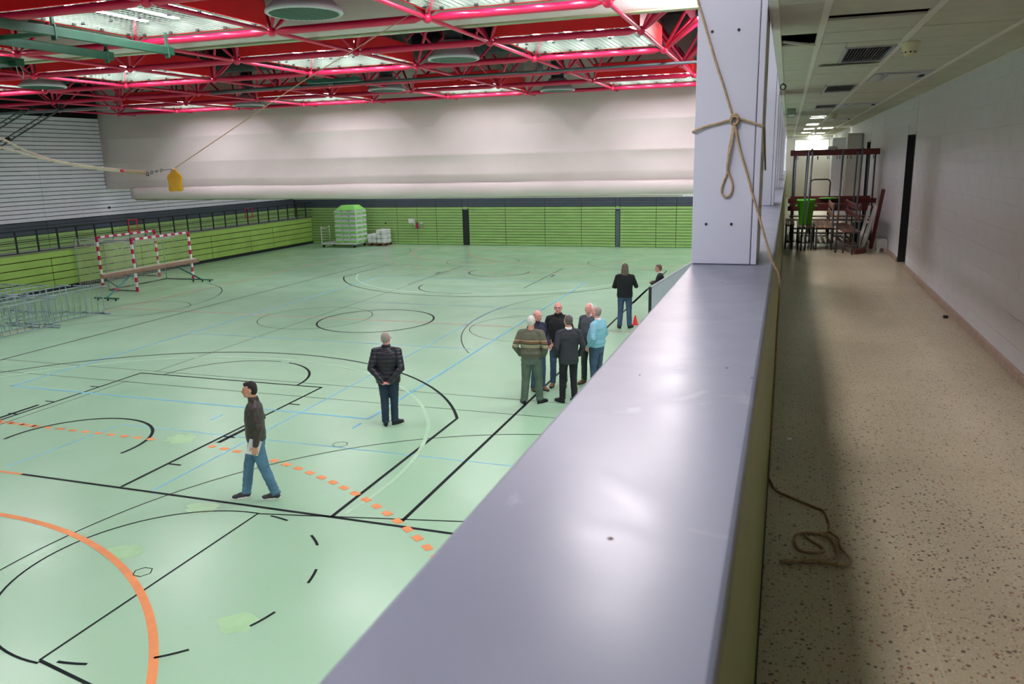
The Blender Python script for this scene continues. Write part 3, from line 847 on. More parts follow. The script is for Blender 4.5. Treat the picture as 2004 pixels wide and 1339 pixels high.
for r in range(12):
    z0 = GF + r*.218
    if z0+.2 > GC+.05: continue
    off = 0 if r % 2 == 0 else -.25
    for a, b in zip(edges[::2], edges[1::2]):
        y = a+off
        while y < b:
            y0, y1 = max(y, a), min(y+.5, b)
            if y1-y0 > .04:
                if y0 < 4.5 or y0 > 15.9:
                    far_blk.box(WR+.004, WR+.009, y0+.002, y1-.002, z0+.002, z0+.216)
                elif y1-y0 > .499:
                    obj('block', me_blk, gw, (0, y0, z0)); nb += 1
                else:
                    MB().bbox(WR+.004, WR+.009, y0+.002, y1-.002, z0+.002, z0+.216, .001).build('block', M['block'], gw); nb += 1
            y += .5
    for a, b in DOORS:      # over the lintels
        if z0 >= GF+2.07-.02: far_blk.box(WR, WR+.009, a+.003, b-.003, z0+.003, z0+.215)
o = far_blk.build('blockwork', M['block'], gw); o['kind'] = 'stuff'
for n_, (a, b) in enumerate(DOORS):
    d = thing('door_%d' % (n_+1), ['dark open doorway nearest the viewer in the corridor wall', 'dark doorway behind the benches beside the tall cabinet', 'dark doorway farthest along the corridor wall'][n_], 'door', kind='structure')
    MB().box(WR+.0, WR+.26, a, a+.03, GF, GF+2.07).build('jamb', M['darkdoor'], d)
    MB().box(WR+.0, WR+.26, b-.03, b, GF, GF+2.07).build('jamb', M['darkdoor'], d)
    MB().box(WR+.0, WR+.26, a, b, GF+2.03, GF+2.07).build('head', M['cabinet'], d)
    MB().bbox(WR+.24, WR+.28, a, b, GF, GF+2.07, .01).build('leaf', M['darkdoor'], d)
    MB().path([(WR+.24, a+.12, GF+1.05), (WR+.18, a+.12, GF+1.05), (WR+.18, a+.24, GF+1.05)], .01, 8).build('handle', M['alu'], d)
# end walls
we = struct('wall_end', MB().box(-.1, .22, 38, 38.2, GF, GC+.3).box(1.66, 2.2, 38, 38.2, GF, GC+.3).box(.22, 1.66, 38, 38.2, GF, 4.80).box(.22, 1.66, 38, 38.2, 5.33, GC+.3), M['white_wall'], None, 'cream end wall of the corridor under a bright window', 'wall')
wn = thing('window_1', 'bright wide window high in the end wall of the corridor', 'window', kind='structure')
MB().box(.26, 1.62, 38.08, 38.1, 4.84, 5.29).build('pane', M['day'], wn)
for args in ((.22, .26, 4.80, 5.33), (1.62, 1.66, 4.80, 5.33), (.22, 1.66, 4.80, 4.84), (.22, 1.66, 5.29, 5.33)):
    MB().bbox(args[0], args[1], 38.0, 38.12, args[2], args[3], .005).build('window_frame', M['alu'], wn)
struct('wall_corridor_rear', MB().box(-.6, 2.4, -4.2, -4, 2.6, GC+.3), M['white_wall'], None, 'white wall closing the corridor behind the viewer', 'wall')
struct('wall_rear_side', MB().box(-.13, .0, -4.0, YN, 3.9, GC), M['white_wall'], None, 'white wall beside the corridor behind the viewer', 'wall')

# parapet
par = thing('parapet', 'long waist-high parapet with a grey metal ledge beside the corridor', 'parapet', kind='structure')
segs = [-4.0, 5.92, 12.1, 18.2, 24.3, 30.4, 38.0]
prof = [(-.545, LT-.12), (-.545, LT-.012), (-.541, LT-.004), (-.533, LT), (-.066, LT), (-.058, LT-.004), (-.054, LT-.012), (-.054, LT-.03), (-.07, LT-.03), (-.07, LT-.02), (-.53, LT-.02), (-.53, LT-.12)]
for a, b in zip(segs[:-1], segs[1:]):
    n_ = len(prof)
    vs = [(x, y, z) for y in (a+.002, b-.002) for x, z in prof]
    fs = [(i, n_+i, n_+(i+1) % n_, (i+1) % n_) for i in range(n_)] + [tuple(range(n_)), tuple(reversed(range(n_, 2*n_)))]
    MB().add(vs, fs).build('ledge_sheet', M['ledge'], par, label='grey painted metal ledge')
MB().box(-.53, -.09, YN, 38.2, 2.6, LT-.03).build('core', M['gap_dark'], par)
y = -4.0
while y < 38:
    MB().prism([(-.085, y+.002, GF+.04), (-.018, y+.002, GF+.04), (-.0535, y+.002, LT-.035), (-.085, y+.002, LT-.035)], (0, 1.996, 0)).build('inner_panel', M['olive'], par, label='olive green inner panel'); y += 2.0
MB().box(-.06, -.012, -4, 38, GF, GF+.045).build('floor_strip', M['black'], par)
for (x, y, r_) in ((-.262, 1.26, .006), (-.40, 2.35, .004), (-.15, 2.5, .005), (-.07, 2.4, .004), (-.30, 4.3, .004)):
    MB().lathe([(r_, 0), (r_*.6, .0012)], 9, (x, y, LT)).build('dirt_spot', M['dirt'], par, label='small dark dirt spot')
MB().bbox(-.56, -.53, YN, 38.2, 2.7, LT-.13, .004).build('outer_panel', M['column'], par)

# columns standing on the ledge
for i, y in enumerate([-1.1, 5.04, 11.28, 17.3, 23.4, 29.5, 35.6]):
    lab = ['clad column on the ledge behind the viewer', 'pale grey clad column on the ledge with a rope tied round it'] + \
          ['pale grey clad column on the ledge, %s behind the roped one' % s_ for s_ in ('first', 'second', 'third', 'fourth', 'fifth')]
    t = thing('column', lab[i], 'column', (0, y, LT), kind='structure')
    MB().bbox(-.545, -.192, 0, .84, 0.003, RZ-LT, .004).build('cladding', M['column'], t)
    MB().box(-.192, -.188, .004, .83, 0.003, RZ-LT).build('joint_strip', M['gap_dark'], t)
    MB().bbox(-.188, -.154, 0, .05, 0.003, RZ-LT, .003).build('edge_profile', M['column'], t)
    MB().box(-.188, -.160, .05, .84, 0.003, RZ-LT).build('side_sheet', M['beige'], t)
    for (x, z) in ((-.46, 1.37), (-.31, 1.37), (-.46, .25), (-.31, .25)):
        mb = MB().lathe([(.0085, 0), (.0085, .004), (.004, .006)], 12)
        mb.v = [(v[0]+x, -v[2], v[1]+z) for v in mb.v]
        mb.build('screw', M['black'], t)

# gallery ceiling: boards between bars
gc = struct('ceiling', MB().box(-.13, 2.4, -4, 39, GC+.28, GC+.32), M['void'], None, 'suspended ceiling of cream boards over the corridor', 'ceiling')
bars = [-.115, .17, .785, 1.41, 1.80]
for x in bars:
    MB().bbox(x-.022, x+.022, -4, 38, GC-.004, GC+.02, .003).build('ceiling_bar', M['tbar'], gc)
GR = [7.15, 10.85, 14.85, 18.85, 23.2, 27.1, 31.5]; LP = [9.5, 14.8, 20.7, 26.9, 33.0, 37.2]
k = 0
y = -3.66
rnd = random.Random(3)
while y < 37.6:
    for c in range(4):
        x0, x1 = bars[c]+.02, bars[c+1]-.02
        yy = round(y, 3)
        if c == 1 and 5.4 < y < 5.6+.0: pass
        # gaps: the open strip, the broken board
        y0, y1 = y+.006, y+.612
        if c == 1 and y <= 5.3 <= y+.62: y1 = 5.53
        if c == 1 and y <= 5.8 <= y+.62: y0 = 5.74
        if c == 0 and y < 6.6 < y+.62: continue
        if c == 1 and any(y+.02 < g+1.1 and y+.6 > g for g in GR):
            for g in GR:
                if y+.02 < g+1.1 and y+.6 > g: break
            MB().bbox(x0, .385, y0, y1, GC, GC+.018, .003).build('ceiling_board', M['tile_ceiling'], gc)
            if y0 < g-.02: MB().bbox(.39, x1, y0, g-.005, GC, GC+.018, .003).build('ceiling_board', M['tile_ceiling'], gc)
            if y1 > g+1.12: MB().bbox(.39, x1, g+1.105, y1, GC, GC+.018, .003).build('ceiling_board', M['tile_ceiling'], gc)
            continue
        if c == 2 and any(y+.02 < g+1.06 and y+.6 > g for g in LP):
            for g in LP:
                if y+.02 < g+1.06 and y+.6 > g: break
            if y0 < g-.02: MB().bbox(x0, x1, y0, g-.005, GC, GC+.018, .003).build('ceiling_board', M['tile_ceiling'], gc)
            if y1 > g+1.08: MB().bbox(x0, x1, g+1.065, y1, GC, GC+.018, .003).build('ceiling_board', M['tile_ceiling'], gc)
            continue
        if y1-y0 < .03: continue
        o = MB().bbox(x0, x1, -(y1-y0)/2, (y1-y0)/2, 0, .018, .003).build('ceiling_board', M['tile_ceiling'], gc)
        o.location = (0, (y0+y1)/2, GC+rnd.uniform(0, .004)); o.rotation_euler = (rnd.uniform(-.006, .006), 0, 0)
    y += .62
o = MB().bbox(-.095, .15, -.04, .04, 0, .018, .003).build('loose_board', M['tile_ceiling'], gc); o.location = (0, 6.72, GC-.004); o.rotation_euler = (.1, .14, .18)
o = MB().bbox(.22, .76, -.1, .1, 0, .006, .002).build('peeling_board', M['tile_ceiling'], gc); o.location = (0, 8.42, GC-.02); o.rotation_euler = (.03, .02, 0)
for n_, g in enumerate(GR):
    ordn = ['nearest', 'second', 'third', 'fourth', 'fifth', 'sixth', 'seventh'][n_]
    t = thing('ceiling_grille', '%s dark louvred grille in the corridor ceiling' % ordn, 'grille', (.575, g+.55, GC-.002), group='corridor ceiling grilles')
    f_ = .165
    for a in ((-.19, -.165, -.55, .55), (.165, .19, -.55, .55), (-.165, .165, -.55, -.525), (-.165, .165, .525, .55)):
        MB().bbox(a[0], a[1], a[2], a[3], -.008, .02, .003).build('rim', M['alu'], t)
    MB().box(-.165, .165, -.525, .525, .05, .06).build('backing', M['void'], t)
    for q in range(14):
        x = -.155+q*.0235
        MB().box(x-.004, x+.008, -.525, .525, .005, .04).build('louvre', M['grille'], t)
    if n_ >= 3:
        for yy in (-.49, .49):
            MB().bbox(-.15, .15, yy-.025, yy+.025, -.012, .0, .005).build('lit_strip', M['gal_on'], t, label='lit end strip')
for n_, g in enumerate(LP):
    ordn = ['nearest', 'second', 'third', 'fourth', 'fifth', 'sixth'][n_]
    t = thing('ceiling_lamp', '%s flat lamp panel in the corridor ceiling, %s' % (ordn, 'switched off' if n_ < 3 else 'lit'), 'ceiling lamp', (1.10, g+.53, GC-.004))
    MB().bbox(-.29, .29, -.53, .53, 0, .03, .004).build('panel', M['alu'] if n_ < 3 else M['tbar'], t)
    MB().bbox(-.27, -.2, -.45, .45, -.012, 0, .004).build('lamp_cover', M['gal_on'] if n_ >= 3 else M['cabinet'], t)
    MB().bbox(-.12, .16, -.4, .4, -.01, 0, .004).build('lamp_cover', M['gal_on'] if n_ >= 3 else M['cabinet'], t)
    MB().bbox(.20, .25, -.1, .08, -.014, 0, .004).build('socket_clip', M['grille'], t)
for (x, y, r_, lab) in ((.84, 7.05, .055, 'large cream smoke detector nearest the viewer under the corridor ceiling'), (.83, 18.3, .07, 'cream smoke detector farther down the corridor ceiling')):
    t = thing('smoke_detector', lab, 'smoke detector', (x, y, GC))
    MB().lathe([(.7*r_, -.095), (r_*.8, -.085), (r_, -.055), (r_*1.25, -.012), (r_*1.25, 0)], 24).build('housing', M['plastic'], t, True)
    MB().lathe([(.55*r_, -.105), (.6*r_, -.1), (.62*r_, -.09)], 24).build('sensor_cap', M['plastic'], t, True)
    for q in range(8):
        a = PI*2*q/8
        o = MB().bbox(-.008, .008, -.003, .003, -.0, .012, .002).build('slot', M['black'], t); o.location = (math.cos(a)*r_*.84, math.sin(a)*r_*.84, -.082); o.rotation_euler = (0, 0, a+PI/2)
t = thing('hook_ring', 'small black ring hook at the ceiling edge above the ledge', 'hook', (-.1, 10.1, GC))
MB().path([(.03*math.cos(a*PI/6), 0, -.05+.03*math.sin(a*PI/6)) for a in range(12)], .008, 6, True).build('ring', M['black'], t, True)
MB().tube((0, 0, -.02), (0, 0, 0), .006).build('stem', M['black'], t)
t = thing('wall_speaker', 'small grey box speaker under the corridor ceiling by the columns', 'speaker', (-.02, 15.7, GC))
MB().bbox(-.05, .1, -.06, .06, -.15, 0, .01).build('cabinet', M['reflector'], t)
MB().bbox(-.02, .09, -.066, -.06, -.14, -.11, .002).build('badge', M['paper'], t)

# ------------------------------------------------------------------ hall equipment
rl = thing('railing', 'black railing of flat posts along the raised walkway', 'railing', (-27.66, 0, 1.62))
ys = [22.41+.93*i for i in range(-14, 23)]
me_post = MB().bbox(-.02, .02, -.035, .035, 0, .88, .006).mesh('post', M['black'])
for y in ys: obj('post', me_post, rl, (0, y, 0))
for z, h in ((.88, .02), (.02, .018), (.44, .016)):
    MB().bbox(-.02, .02, ys[0]-.03, ys[-1]+.03, z-h, z+h, .005).build('rail', M['black'], rl)
for z in (.23, .66):
    MB().tube((0, ys[0], z), (0, ys[-1], z), .007, n=6).build('wire_rail', M['black'], rl)
MB().bbox(-1.18, .02, ys[-1]-.03, ys[-1]+.03, .86, .90, .005).build('end_rail', M['black'], rl)
MB().bbox(-1.18, .02, ys[-1]-.03, ys[-1]+.03, .42, .46, .005).build('end_rail', M['black'], rl)
for (y0, y1, lab) in ((27.93, 28.47, 'bright red square frame fixed on the black railing above the goals'), (36.1, 36.75, 'dull red square frame on the railing near the far corner')):
    t = thing('red_square', lab, 'frame', (-27.61, y0, 1.99))
    h = .54
    for a in ((0, y1-y0, h-.03, h), (0, y1-y0, 0, .03), (0, .04, .03, h-.03), (y1-y0-.04, y1-y0, .03, h-.03)):
        MB().bbox(-.015, .015, a[0], a[1], a[2], a[3], .005).build('frame_bar', M['goal_red'] if y0 > 30 else M['red_board'], t)

def banded(parent, name, p, q, n, first_red=True, s=.04):
    p = Vector(p); q = Vector(q)
    d = (q-p)/n
    for i in range(n):
        a, b = p+d*i, p+d*(i+1)
        lo = Vector((min(a.x, b.x)-(s if abs(d.x) < 1e-6 else 0), min(a.y, b.y)-(s if abs(d.y) < 1e-6 else 0), min(a.z, b.z)-(s if abs(d.z) < 1e-6 else 0)))
        hi = Vector((max(a.x, b.x)+(s if abs(d.x) < 1e-6 else 0), max(a.y, b.y)+(s if abs(d.y) < 1e-6 else 0), max(a.z, b.z)+(s if abs(d.z) < 1e-6 else 0)))
        mb = MB().bbox(lo.x, hi.x, lo.y, hi.y, lo.z, hi.z, .004)
        mb.build(name, M['goal_red'] if (i % 2 == 0) == first_red else M['goal_white'], parent)
def goal(x, y, dep, lab, seed):
    t = thing('handball_goal', lab, 'goal', (x, y, 0))
    Wd = 3.16
    banded(t, 'post_band', (0, 0, 2.04), (0, 0, 0), 11); banded(t, 'post_band', (0, Wd, 2.04), (0, Wd, 0), 11)
    banded(t, 'crossbar_band', (0, -.04, 2.04), (0, Wd+.04, 2.04), 15)
    for yy in (0, Wd):
        pts = [(-.03, yy, 1.99), (-.5, yy, 2.0), (-dep+.12, yy, 1.99), (-dep+.03, yy, 1.95), (-dep, yy, 1.86), (-dep, yy, 1.0), (-dep, yy, .03)]
        MB().path(pts, .018, 8).build('stanchion', M['galv'], t, True)
        MB().tube((-.03, yy, .03), (-dep, yy, .03), .02).build('base_bar', M['black'], t, True)
        MB().path([(-.02, yy+(.03 if yy == 0 else -.03), 1.75), (-.02, yy+(.25 if yy == 0 else -.25), 2.0)], .01, 6).build('corner_brace', M['galv'], t)
    MB().tube((-dep, 0, .03), (-dep, Wd, .03), .02).build('base_bar', M['black'], t, True)
    nb = MB(); rn = random.Random(seed)
    nx = lambda a, b_: noise.noise(Vector((a*2+seed, b_*2, 1)))
    def P(u, v):        # u along the width, v from top front over the roof and down the back
        y_ = u*Wd
        roofl = dep-.1
        L = roofl+1.9
        s_ = v*L
        sagx = .10*math.sin(PI*u)
        if s_ < roofl: p = Vector((-.04-s_, y_, 2.0-.22*math.sin(PI*min(1, s_/roofl))*math.sin(PI*u)**.5))
        else: p = Vector((-dep+.02, y_, 1.93-(s_-roofl)))
        return p+Vector((nx(y_*.9, v*4)*.09*(1 if s_ > roofl else .5), nx(y_+7, v*5)*.05, nx(y_+3, v*6)*.03))
    for i in range(33):
        nb.path([P(i/32, k/14) for k in range(15)], .0035, 3)
    for i in range(33):
        nb.path([P(k/12, i/32) for k in range(13)], .0035, 3)
    for yy in (0, Wd):
        def Q(u, v): return Vector((-.05-u*(dep-.05), yy+nx(u*2+yy, v*3)*.07*math.sin(PI*v), .05+v*1.9+nx(u*3, v)*.03))
        nn = int(dep/.1)
        for i in range(nn+1): nb.path([Q(i/nn, k/10) for k in range(11)], .0035, 3)
        for i in range(20): nb.path([Q(k/6, i/19) for k in range(7)], .0035, 3)
    nb.path([Vector((-dep*.9, .1+.1*k, 1.9-.5*math.sin(PI*k/10)*(.4+.05*k))) for k in range(11)], .012, 5)
    o = nb.build('net', M['net'], t, label='white cord net'); o['kind'] = 'stuff'
goal(-23.98, 24.30, 1.42, 'front red and white handball goal, standing behind the balance beam', 1)
goal(-26.38, 24.95, 1.22, 'rear red and white handball goal, against the green boards', 5)

bm = thing('balance_beam', 'brown suede balance beam on splayed teal legs before the goals', 'balance beam', (-23.35, 22.1, 0))
L = 4.9
prof = [(-.05, .84), (.05, .84), (.068, .87), (.068, .97), (.05, 1.0), (-.05, 1.0), (-.068, .97), (-.068, .87)]
vs = [(x+(.12*y/L), y, z) for y in (0, L) for x, z in prof]; n_ = 8
MB().add(vs, [(i, n_+i, n_+(i+1) % n_, (i+1) % n_) for i in range(n_)] + [tuple(range(n_)), tuple(reversed(range(n_, 2*n_)))]).build('beam', M['beam_suede'], bm)
MB().bbox(-.045, .045, .0, L, .998, 1.006, .002).build('top_seam', M['goal_white'], bm)
for (yb, yt, dx, c1, c2) in ((.18, 1.45, -.12, 'teal', 'dkteal'), (4.98, 3.7, .12, 'dkteal', 'teal')):
    g = 1 if yt > yb else -1
    MB().tube((dx, yb, .1), (dx*.2, yt, .83), .032, n=8).build('leg', M[c1], bm, True)
    MB().tube((dx*.6, (yb+yt)/2-.1*g, .42), (0.0, yb-.06*g if g > 0 else L-.3, .83), .018, n=8).build('brace', M[c2], bm, True)
    MB().bbox(dx-.58, dx+.58, yb-.03, yb+.03, .07, .12, .01).build('base_bar', M['dkteal'], bm)
    if g > 0: MB().bbox(dx-.02, dx+.06, yb+.38, yb+.56, .30, .40, .01).build('grip_tape', M['goal_red'], bm)
    for q in (-.42, .05, .42):
        c = MB().lathe([(.015, -.014), (.034, -.014), (.034, .014), (.015, .014)], 14)
        c.v = [(dx+q+v[2], yb+v[0], .035+v[1]) for v in c.v]
        c.build('caster', M['rubber'], bm, True)

# nested grey barriers
def barrier_me():
    fr = MB()
    fr.path([(0, .04, .06), (0, .0, .12), (0, 0, .84), (0, .04, .90), (0, 2.16, .90), (0, 2.2, .84), (0, 2.2, .12), (0, 2.16, .06)], .018, 8, True)
    return fr.mesh('frame', M['galv'], True)
b_fr = barrier_me()
b_bar = MB().tube((0, 0, .07), (0, 0, .89), .009, n=6).mesh('bar', M['galv'], True)
b_foot = MB().tube((-.34, 0, .024), (.34, 0, .024), .024, n=8).mesh('foot', M['galv'], True)
bsp = [(-21.5, 18.06, .0), (-22.2, 18.0, 0), (-22.95, 17.95, .0), (-21.15, 15.75, 0), (-21.85, 15.65, 0), (-22.55, 15.7, 0), (-23.7, 17.8, 0), (-24.4, 17.7, 0), (-23.3, 15.6, 0), (-25.15, 17.75, 0)]
labs = ['nearest the balance beam', 'second from the open floor', 'third from the open floor', 'fourth from the open floor']
for i, (x, y, a) in enumerate(bsp):
    t = thing('steel_barrier', 'grey steel barrier with thin upright bars in the nested row left of the goals', 'barrier', (x, y, .0), a, 'nested grey barriers')
    cl = ['cluster nearer the balance beam', 'cluster at the picture edge'][int(y < 17)]
    rank = sorted([q[0] for q in bsp if (q[1] < 17) == (y < 17)], reverse=True).index(x)
    t['label'] = 'grey steel barrier, %s from the open floor, %s' % (['first', 'second', 'third', 'fourth', 'fifth', 'sixth', 'seventh', 'eighth'][rank], cl)
    obj('frame', b_fr, t)
    for q in range(8): obj('bar', b_bar, t, (0, .24+q*.245, 0))
    for q in (.12, 2.1):
        obj('foot', b_foot, t, (0, q, 0)); obj('top_foot', b_foot, t, (0, q, .90))

# trolley, wrapped stack, pallet
t = thing('flat_trolley', 'white flatbed trolley with a tall push handle by the far wall', 'trolley', (-24.6, 41.1, 0))
MB().bbox(-1.15, 1.15, -.75, .65, .19, .25, .01).build('platform', M['paper'], t)
for x in (-1.0, 1.05):
    for y in (-.65, .5):
        c = MB().lathe([(.03, -.025), (.075, -.025), (.075, .025), (.03, .025)], 16)
        c.v = [(x+v[0], y+v[2], .075+v[1]) for v in c.v]
        c.build('caster', M['rubber'], t, True)
        MB().bbox(x-.03, x+.03, y-.04, y+.04, .12, .19, .005).build('caster_fork', M['alu'], t)
for y in (-.65, .25):
    MB().tube((-1.12, y, .2), (-1.12, y, 1.22), .022).build('handle_post', M['paper'], t, True)
MB().path([(-1.12, -.65, 1.15), (-1.12, -.2, 1.08), (-1.12, .25, 1.15)], .02, 8).build('handle_bar', M['paper'], t, True)
for z in (.42, .58, .74, .9): MB().tube((-1.12, -.65, z), (-1.12, .25, z), .012).build('cross_rail', M['paper'], t, True)

st = thing('wrapped_stack', 'tall shrink-wrapped stack of green and white packs on the trolley', 'stack', (-24.1, 41.15, .25))
packm = []
for wv in (.46,):
    mb = MB().bbox(0, wv, 0, .62, 0, .17, .03); mb.cur = 1
    mb.bbox(-.003, wv+.003, -.003, .623, .10, .27, .03)
    me_pack = mb.mesh('pack', [M['paper'], M['pack_green']])
rn = random.Random(5)
me_pack = MB().bbox(0, .47, 0, .62, 0, .262, .035).mesh('pack', M['paper'])
me_lab = MB().bbox(.03, .44, -.006, .004, .03, .14, .004).mesh('label_strip', M['pack_green'])
for r in range(7):
    for c in range(3):
        for d in range(2):
            o = obj('pack', me_pack, st, (-.73+c*.485+rn.uniform(-.01, .01), -.65+d*.64, r*.27))
            if d == 0: 
                q = obj('label_strip', me_lab, o)
            if c == 2:
                q = MB().bbox(.465, .476, .04, .58, .03, .14, .004).build('label_strip', M['pack_green'], o)
MB().loft([((0, 0, 1.89), .74, .66), ((0, 0, 2.0), .62, .55), ((.02, 0, 2.12), .48, .42), ((0, 0, 2.16), .44, .38)], 24, 6).build('top_cover', M['pack_green'], st)
wrapm = bpy.data.materials.new('shrink_wrap'); wrapm.use_nodes = True
nt = wrapm.node_tree; bq = nt.nodes['Principled BSDF']; bq.inputs['Base Color'].default_value = (.85, .9, .9, 1); bq.inputs['Roughness'].default_value = .2; bq.inputs['Alpha'].default_value = .12
mb = MB().loft([((0, 0, .0), .765, .685), ((0, 0, .9), .76, .68), ((0, 0, 1.88), .765, .685), ((0, 0, 2.02), .64, .57), ((.02, 0, 2.17), .47, .41)], 40, 8)
mb.v = [(v[0]+noise.noise(Vector(v)*4)*.015, v[1]+noise.noise(Vector(v)*4+Vector((5, 0, 0)))*.015, v[2]) for v in mb.v]
mb.build('plastic_wrap', wrapm, st, True)

pl = thing('pallet', 'low wooden pallet under the white packs by the far wall', 'pallet', (-22.75, 41.95, 0))
for q in range(7): MB().bbox(-.58, .58, -.5+q*.15, -.5+q*.15+.1, .12, .142, .004).build('top_board', M['wood_pallet'], pl)
for x in (-.52, 0, .52):
    MB().bbox(x-.05, x+.05, -.5, .5, 0, .022, .004).build('runner', M['wood_pallet'], pl)
    for y in (-.45, 0, .45): MB().bbox(x-.06, x+.06, y-.05, y+.05, .022, .12, .004).build('block', M['wood_pallet'], pl)
me_w = MB().bbox(-.135, .135, -.2, .2, 0, .27, .05).mesh('white_pack', M['paper'], False)
hts = [2, 2, 3, 3]
rn = random.Random(2)
for c, h in enumerate(hts):
    for d in range(2):
        for r in range(h):
            lab = '%s white pack in the %s row, %s column from the left, on the pallet' % (['bottom', 'second', 'top'][r], ['front', 'rear'][d], ['first', 'second', 'third', 'fourth'][c])
            o = obj('white_pack', me_w, None, (-23.17+c*.30+rn.uniform(-.008, .008), 41.7+d*.43, .143+r*.272), rn.uniform(-.03, .03), lab, 'pack', 'white packs on the pallet')

# low white board beside the leaning man
t = thing('barrier_board', 'long white waist-high board with a black end post on the court', 'barrier board', (-3.24, 20.45, 0), math.atan2(-.45, 5.2))
MB().bbox(-.03, .03, .04, 8.5, .06, 1.36, .006).build('panel', M['column'], t)
MB().bbox(-.035, .035, -.03, .04, 0, 1.385, .006).build('end_post', M['black'], t)
MB().bbox(-.036, .036, .04, 8.5, 1.36, 1.38, .005).build('cap_rail', M['alu'], t)
for y in (2.5, 5.0, 8.0): MB().bbox(.03, .35, y-.02, y+.02, 0, .06, .005).build('foot', M['black'], t)
t = thing('red_cone', 'small bright red marker on the floor behind the long-haired person', 'marker', (-3.93, 22.2, 0))
MB().lathe([(.10, 0), (.10, .015), (.075, .02), (.02, .26), (.01, .27)], 18).build('body', M['red_board'], t, True)
MB().lathe([(.045, .14), (.035, .19)], 18).build('band', M['goal_white'], t, True)

# ------------------------------------------------------------------ ropes
A = [(-9.9, 7.3, 5.34), (-9.62, 7.8, 5.092), (-9.649, 8.1, 4.968), (-9.643, 8.5, 4.825), (-9.587, 8.9, 4.745), (-9.438, 9.2, 4.69), (-9.264, 9.4, 4.654)]
B = [(-9.9, 7.3, 5.14), (-9.64, 7.8, 4.978), (-9.59, 8.1, 4.893), (-9.60, 8.5, 4.805), (-9.59, 8.9, 4.728), (-9.44, 9.2, 4.672), (-9.267, 9.4, 4.632)]
def twist(P, r, n=4, ph=0.0):
    return catmull(P, n)
t = thing('doubled_rope', 'thick pale doubled rope slung across the hall to the yellow weight', 'rope', (0, 0, 0))
MB().path(catmull(A, 6), .016, 8).build('upper_strand', M['rope_white'], t, True)
MB().path(catmull(B, 6), .016, 8).build('lower_strand', M['rope_white'], t, True)
sp = [(-9.265, 9.4, 4.643), (-9.2, 9.46, 4.634), (-9.12, 9.53, 4.624), (-9.06, 9.59, 4.612), (-9.03, 9.61, 4.606)]
MB().path(catmull(sp, 5), [.018]*4+[.024]*6+[.032]*9+[.02]*2, 10).build('splice', M['rope'], t, True)
MB().tube((-9.29, 9.38, 4.648), (-9.255, 9.41, 4.642), .026, n=10).build('whipping', M['goal_red'], t, True)
MB().path([(-9.02+.025*math.cos(a*.7), 9.62, 4.59+.025*math.sin(a*.7)) for a in range(9)], .007, 6, True).build('shackle', M['black'], t, True)
for i, p in enumerate(((-8.975, 9.66, 4.612), (-8.94, 9.72, 4.625), (-8.905, 9.78, 4.638))):
    MB().path([(p[0]+.022*math.cos(a*.7), p[1]+.01*math.sin(a*.7), p[2]+(.012 if i % 2 else .02)*math.sin(a*.7)) for a in range(9)], .005, 6, True).build('chain_link', M['black'], t, True)
MB().path([(-8.885, 9.8, 4.643), (-8.866, 10.0, 4.655)], .004, 6).build('wire', M['black'], t)
t = thing('thin_cord', 'thin cord running up from the yellow weight to the red frame', 'cord', (0, 0, 0))
cp = [(-8.866, 10.0, 4.655), (-8.1, 10.65, 5.30), (-7.337, 11.3, 5.945), (-6.52, 11.95, 6.56), (-5.708, 12.6, 7.184)]
MB().path(catmull(cp, 6), .007, 6).build('cord', M['rope'], t, True)
MB().ell((-5.70, 12.6, 7.20), (.05, .03, .06)).build('pulley', M['black'], t, True)
t = thing('weight_bag', 'yellow leather weight bag hanging on the cord', 'weight', (-8.866, 10.0, 4.32), .3)
half = [(.0, .345), (.035, .345), (.05, .31), (.055, .28), (.11, .25), (.125, .20), (.10, .15), (.10, .08), (.125, .0), (.06, -.01), (0, .005)]
out = [(x, z) for x, z in half] + [(-x, z) for x, z in reversed(half[1:-1])]
vs = []; n_ = len(out)
cz = .15
for k_, (f_, d) in enumerate(((.86, -.035), (1, -.014), (1, .014), (.86, .035))):
    vs += [(x*f_, d, cz+(z-cz)*f_) for x, z in out]
fs = [(k_*n_+i, k_*n_+(i+1) % n_, (k_+1)*n_+(i+1) % n_, (k_+1)*n_+i) for k_ in range(3) for i in range(n_)] + [tuple(reversed(range(n_))), tuple(range(3*n_, 4*n_))]
o = MB().add(vs, fs).build('bag', M['yellow'], t, True)
sm = o.modifiers.new('s', 'SUBSURF'); sm.levels = 1; sm.render_levels = 1
MB().path([(.018*math.cos(a*.7), -.042, .315+.018*math.sin(a*.7)) for a in range(9)], .005, 6, True).build('eyelet', M['alu'], t, True)

t = thing('tied_rope', 'beige rope knotted round the column, hanging down to the corridor floor', 'rope', (0, 0, 0))
def rp(P, n_, nm='strand', r=.0065, k=6):
    return MB().path(catmull(P, k), r, 8).build(nm, M['rope'], t, True)
F = 5.03
rp([(-.60, 5.0, 5.70), (-.548, F, 5.537), (-.491, F, 5.365), (-.435, F, 5.192), (-.377, F, 5.031), (-.331, F, 4.892), (-.315, F-.01, 4.863)], 6, 'upper_strand')
rp([(-.315, F-.008, 4.863), (-.394, F, 4.842), (-.482, F, 4.822), (-.551, F, 4.797), (-.556, F+.1, 4.79), (-.556, F+.5, 4.79)], 6, 'wrap_strand')
rp([(-.307, F-.008, 4.868), (-.233, F, 4.842), (-.17, F, 4.82), (-.147, F, 4.812), (-.144, F+.1, 4.79), (-.146, F+.4, 4.70), (-.146, F+.8, 4.55)], 6, 'wrap_strand')
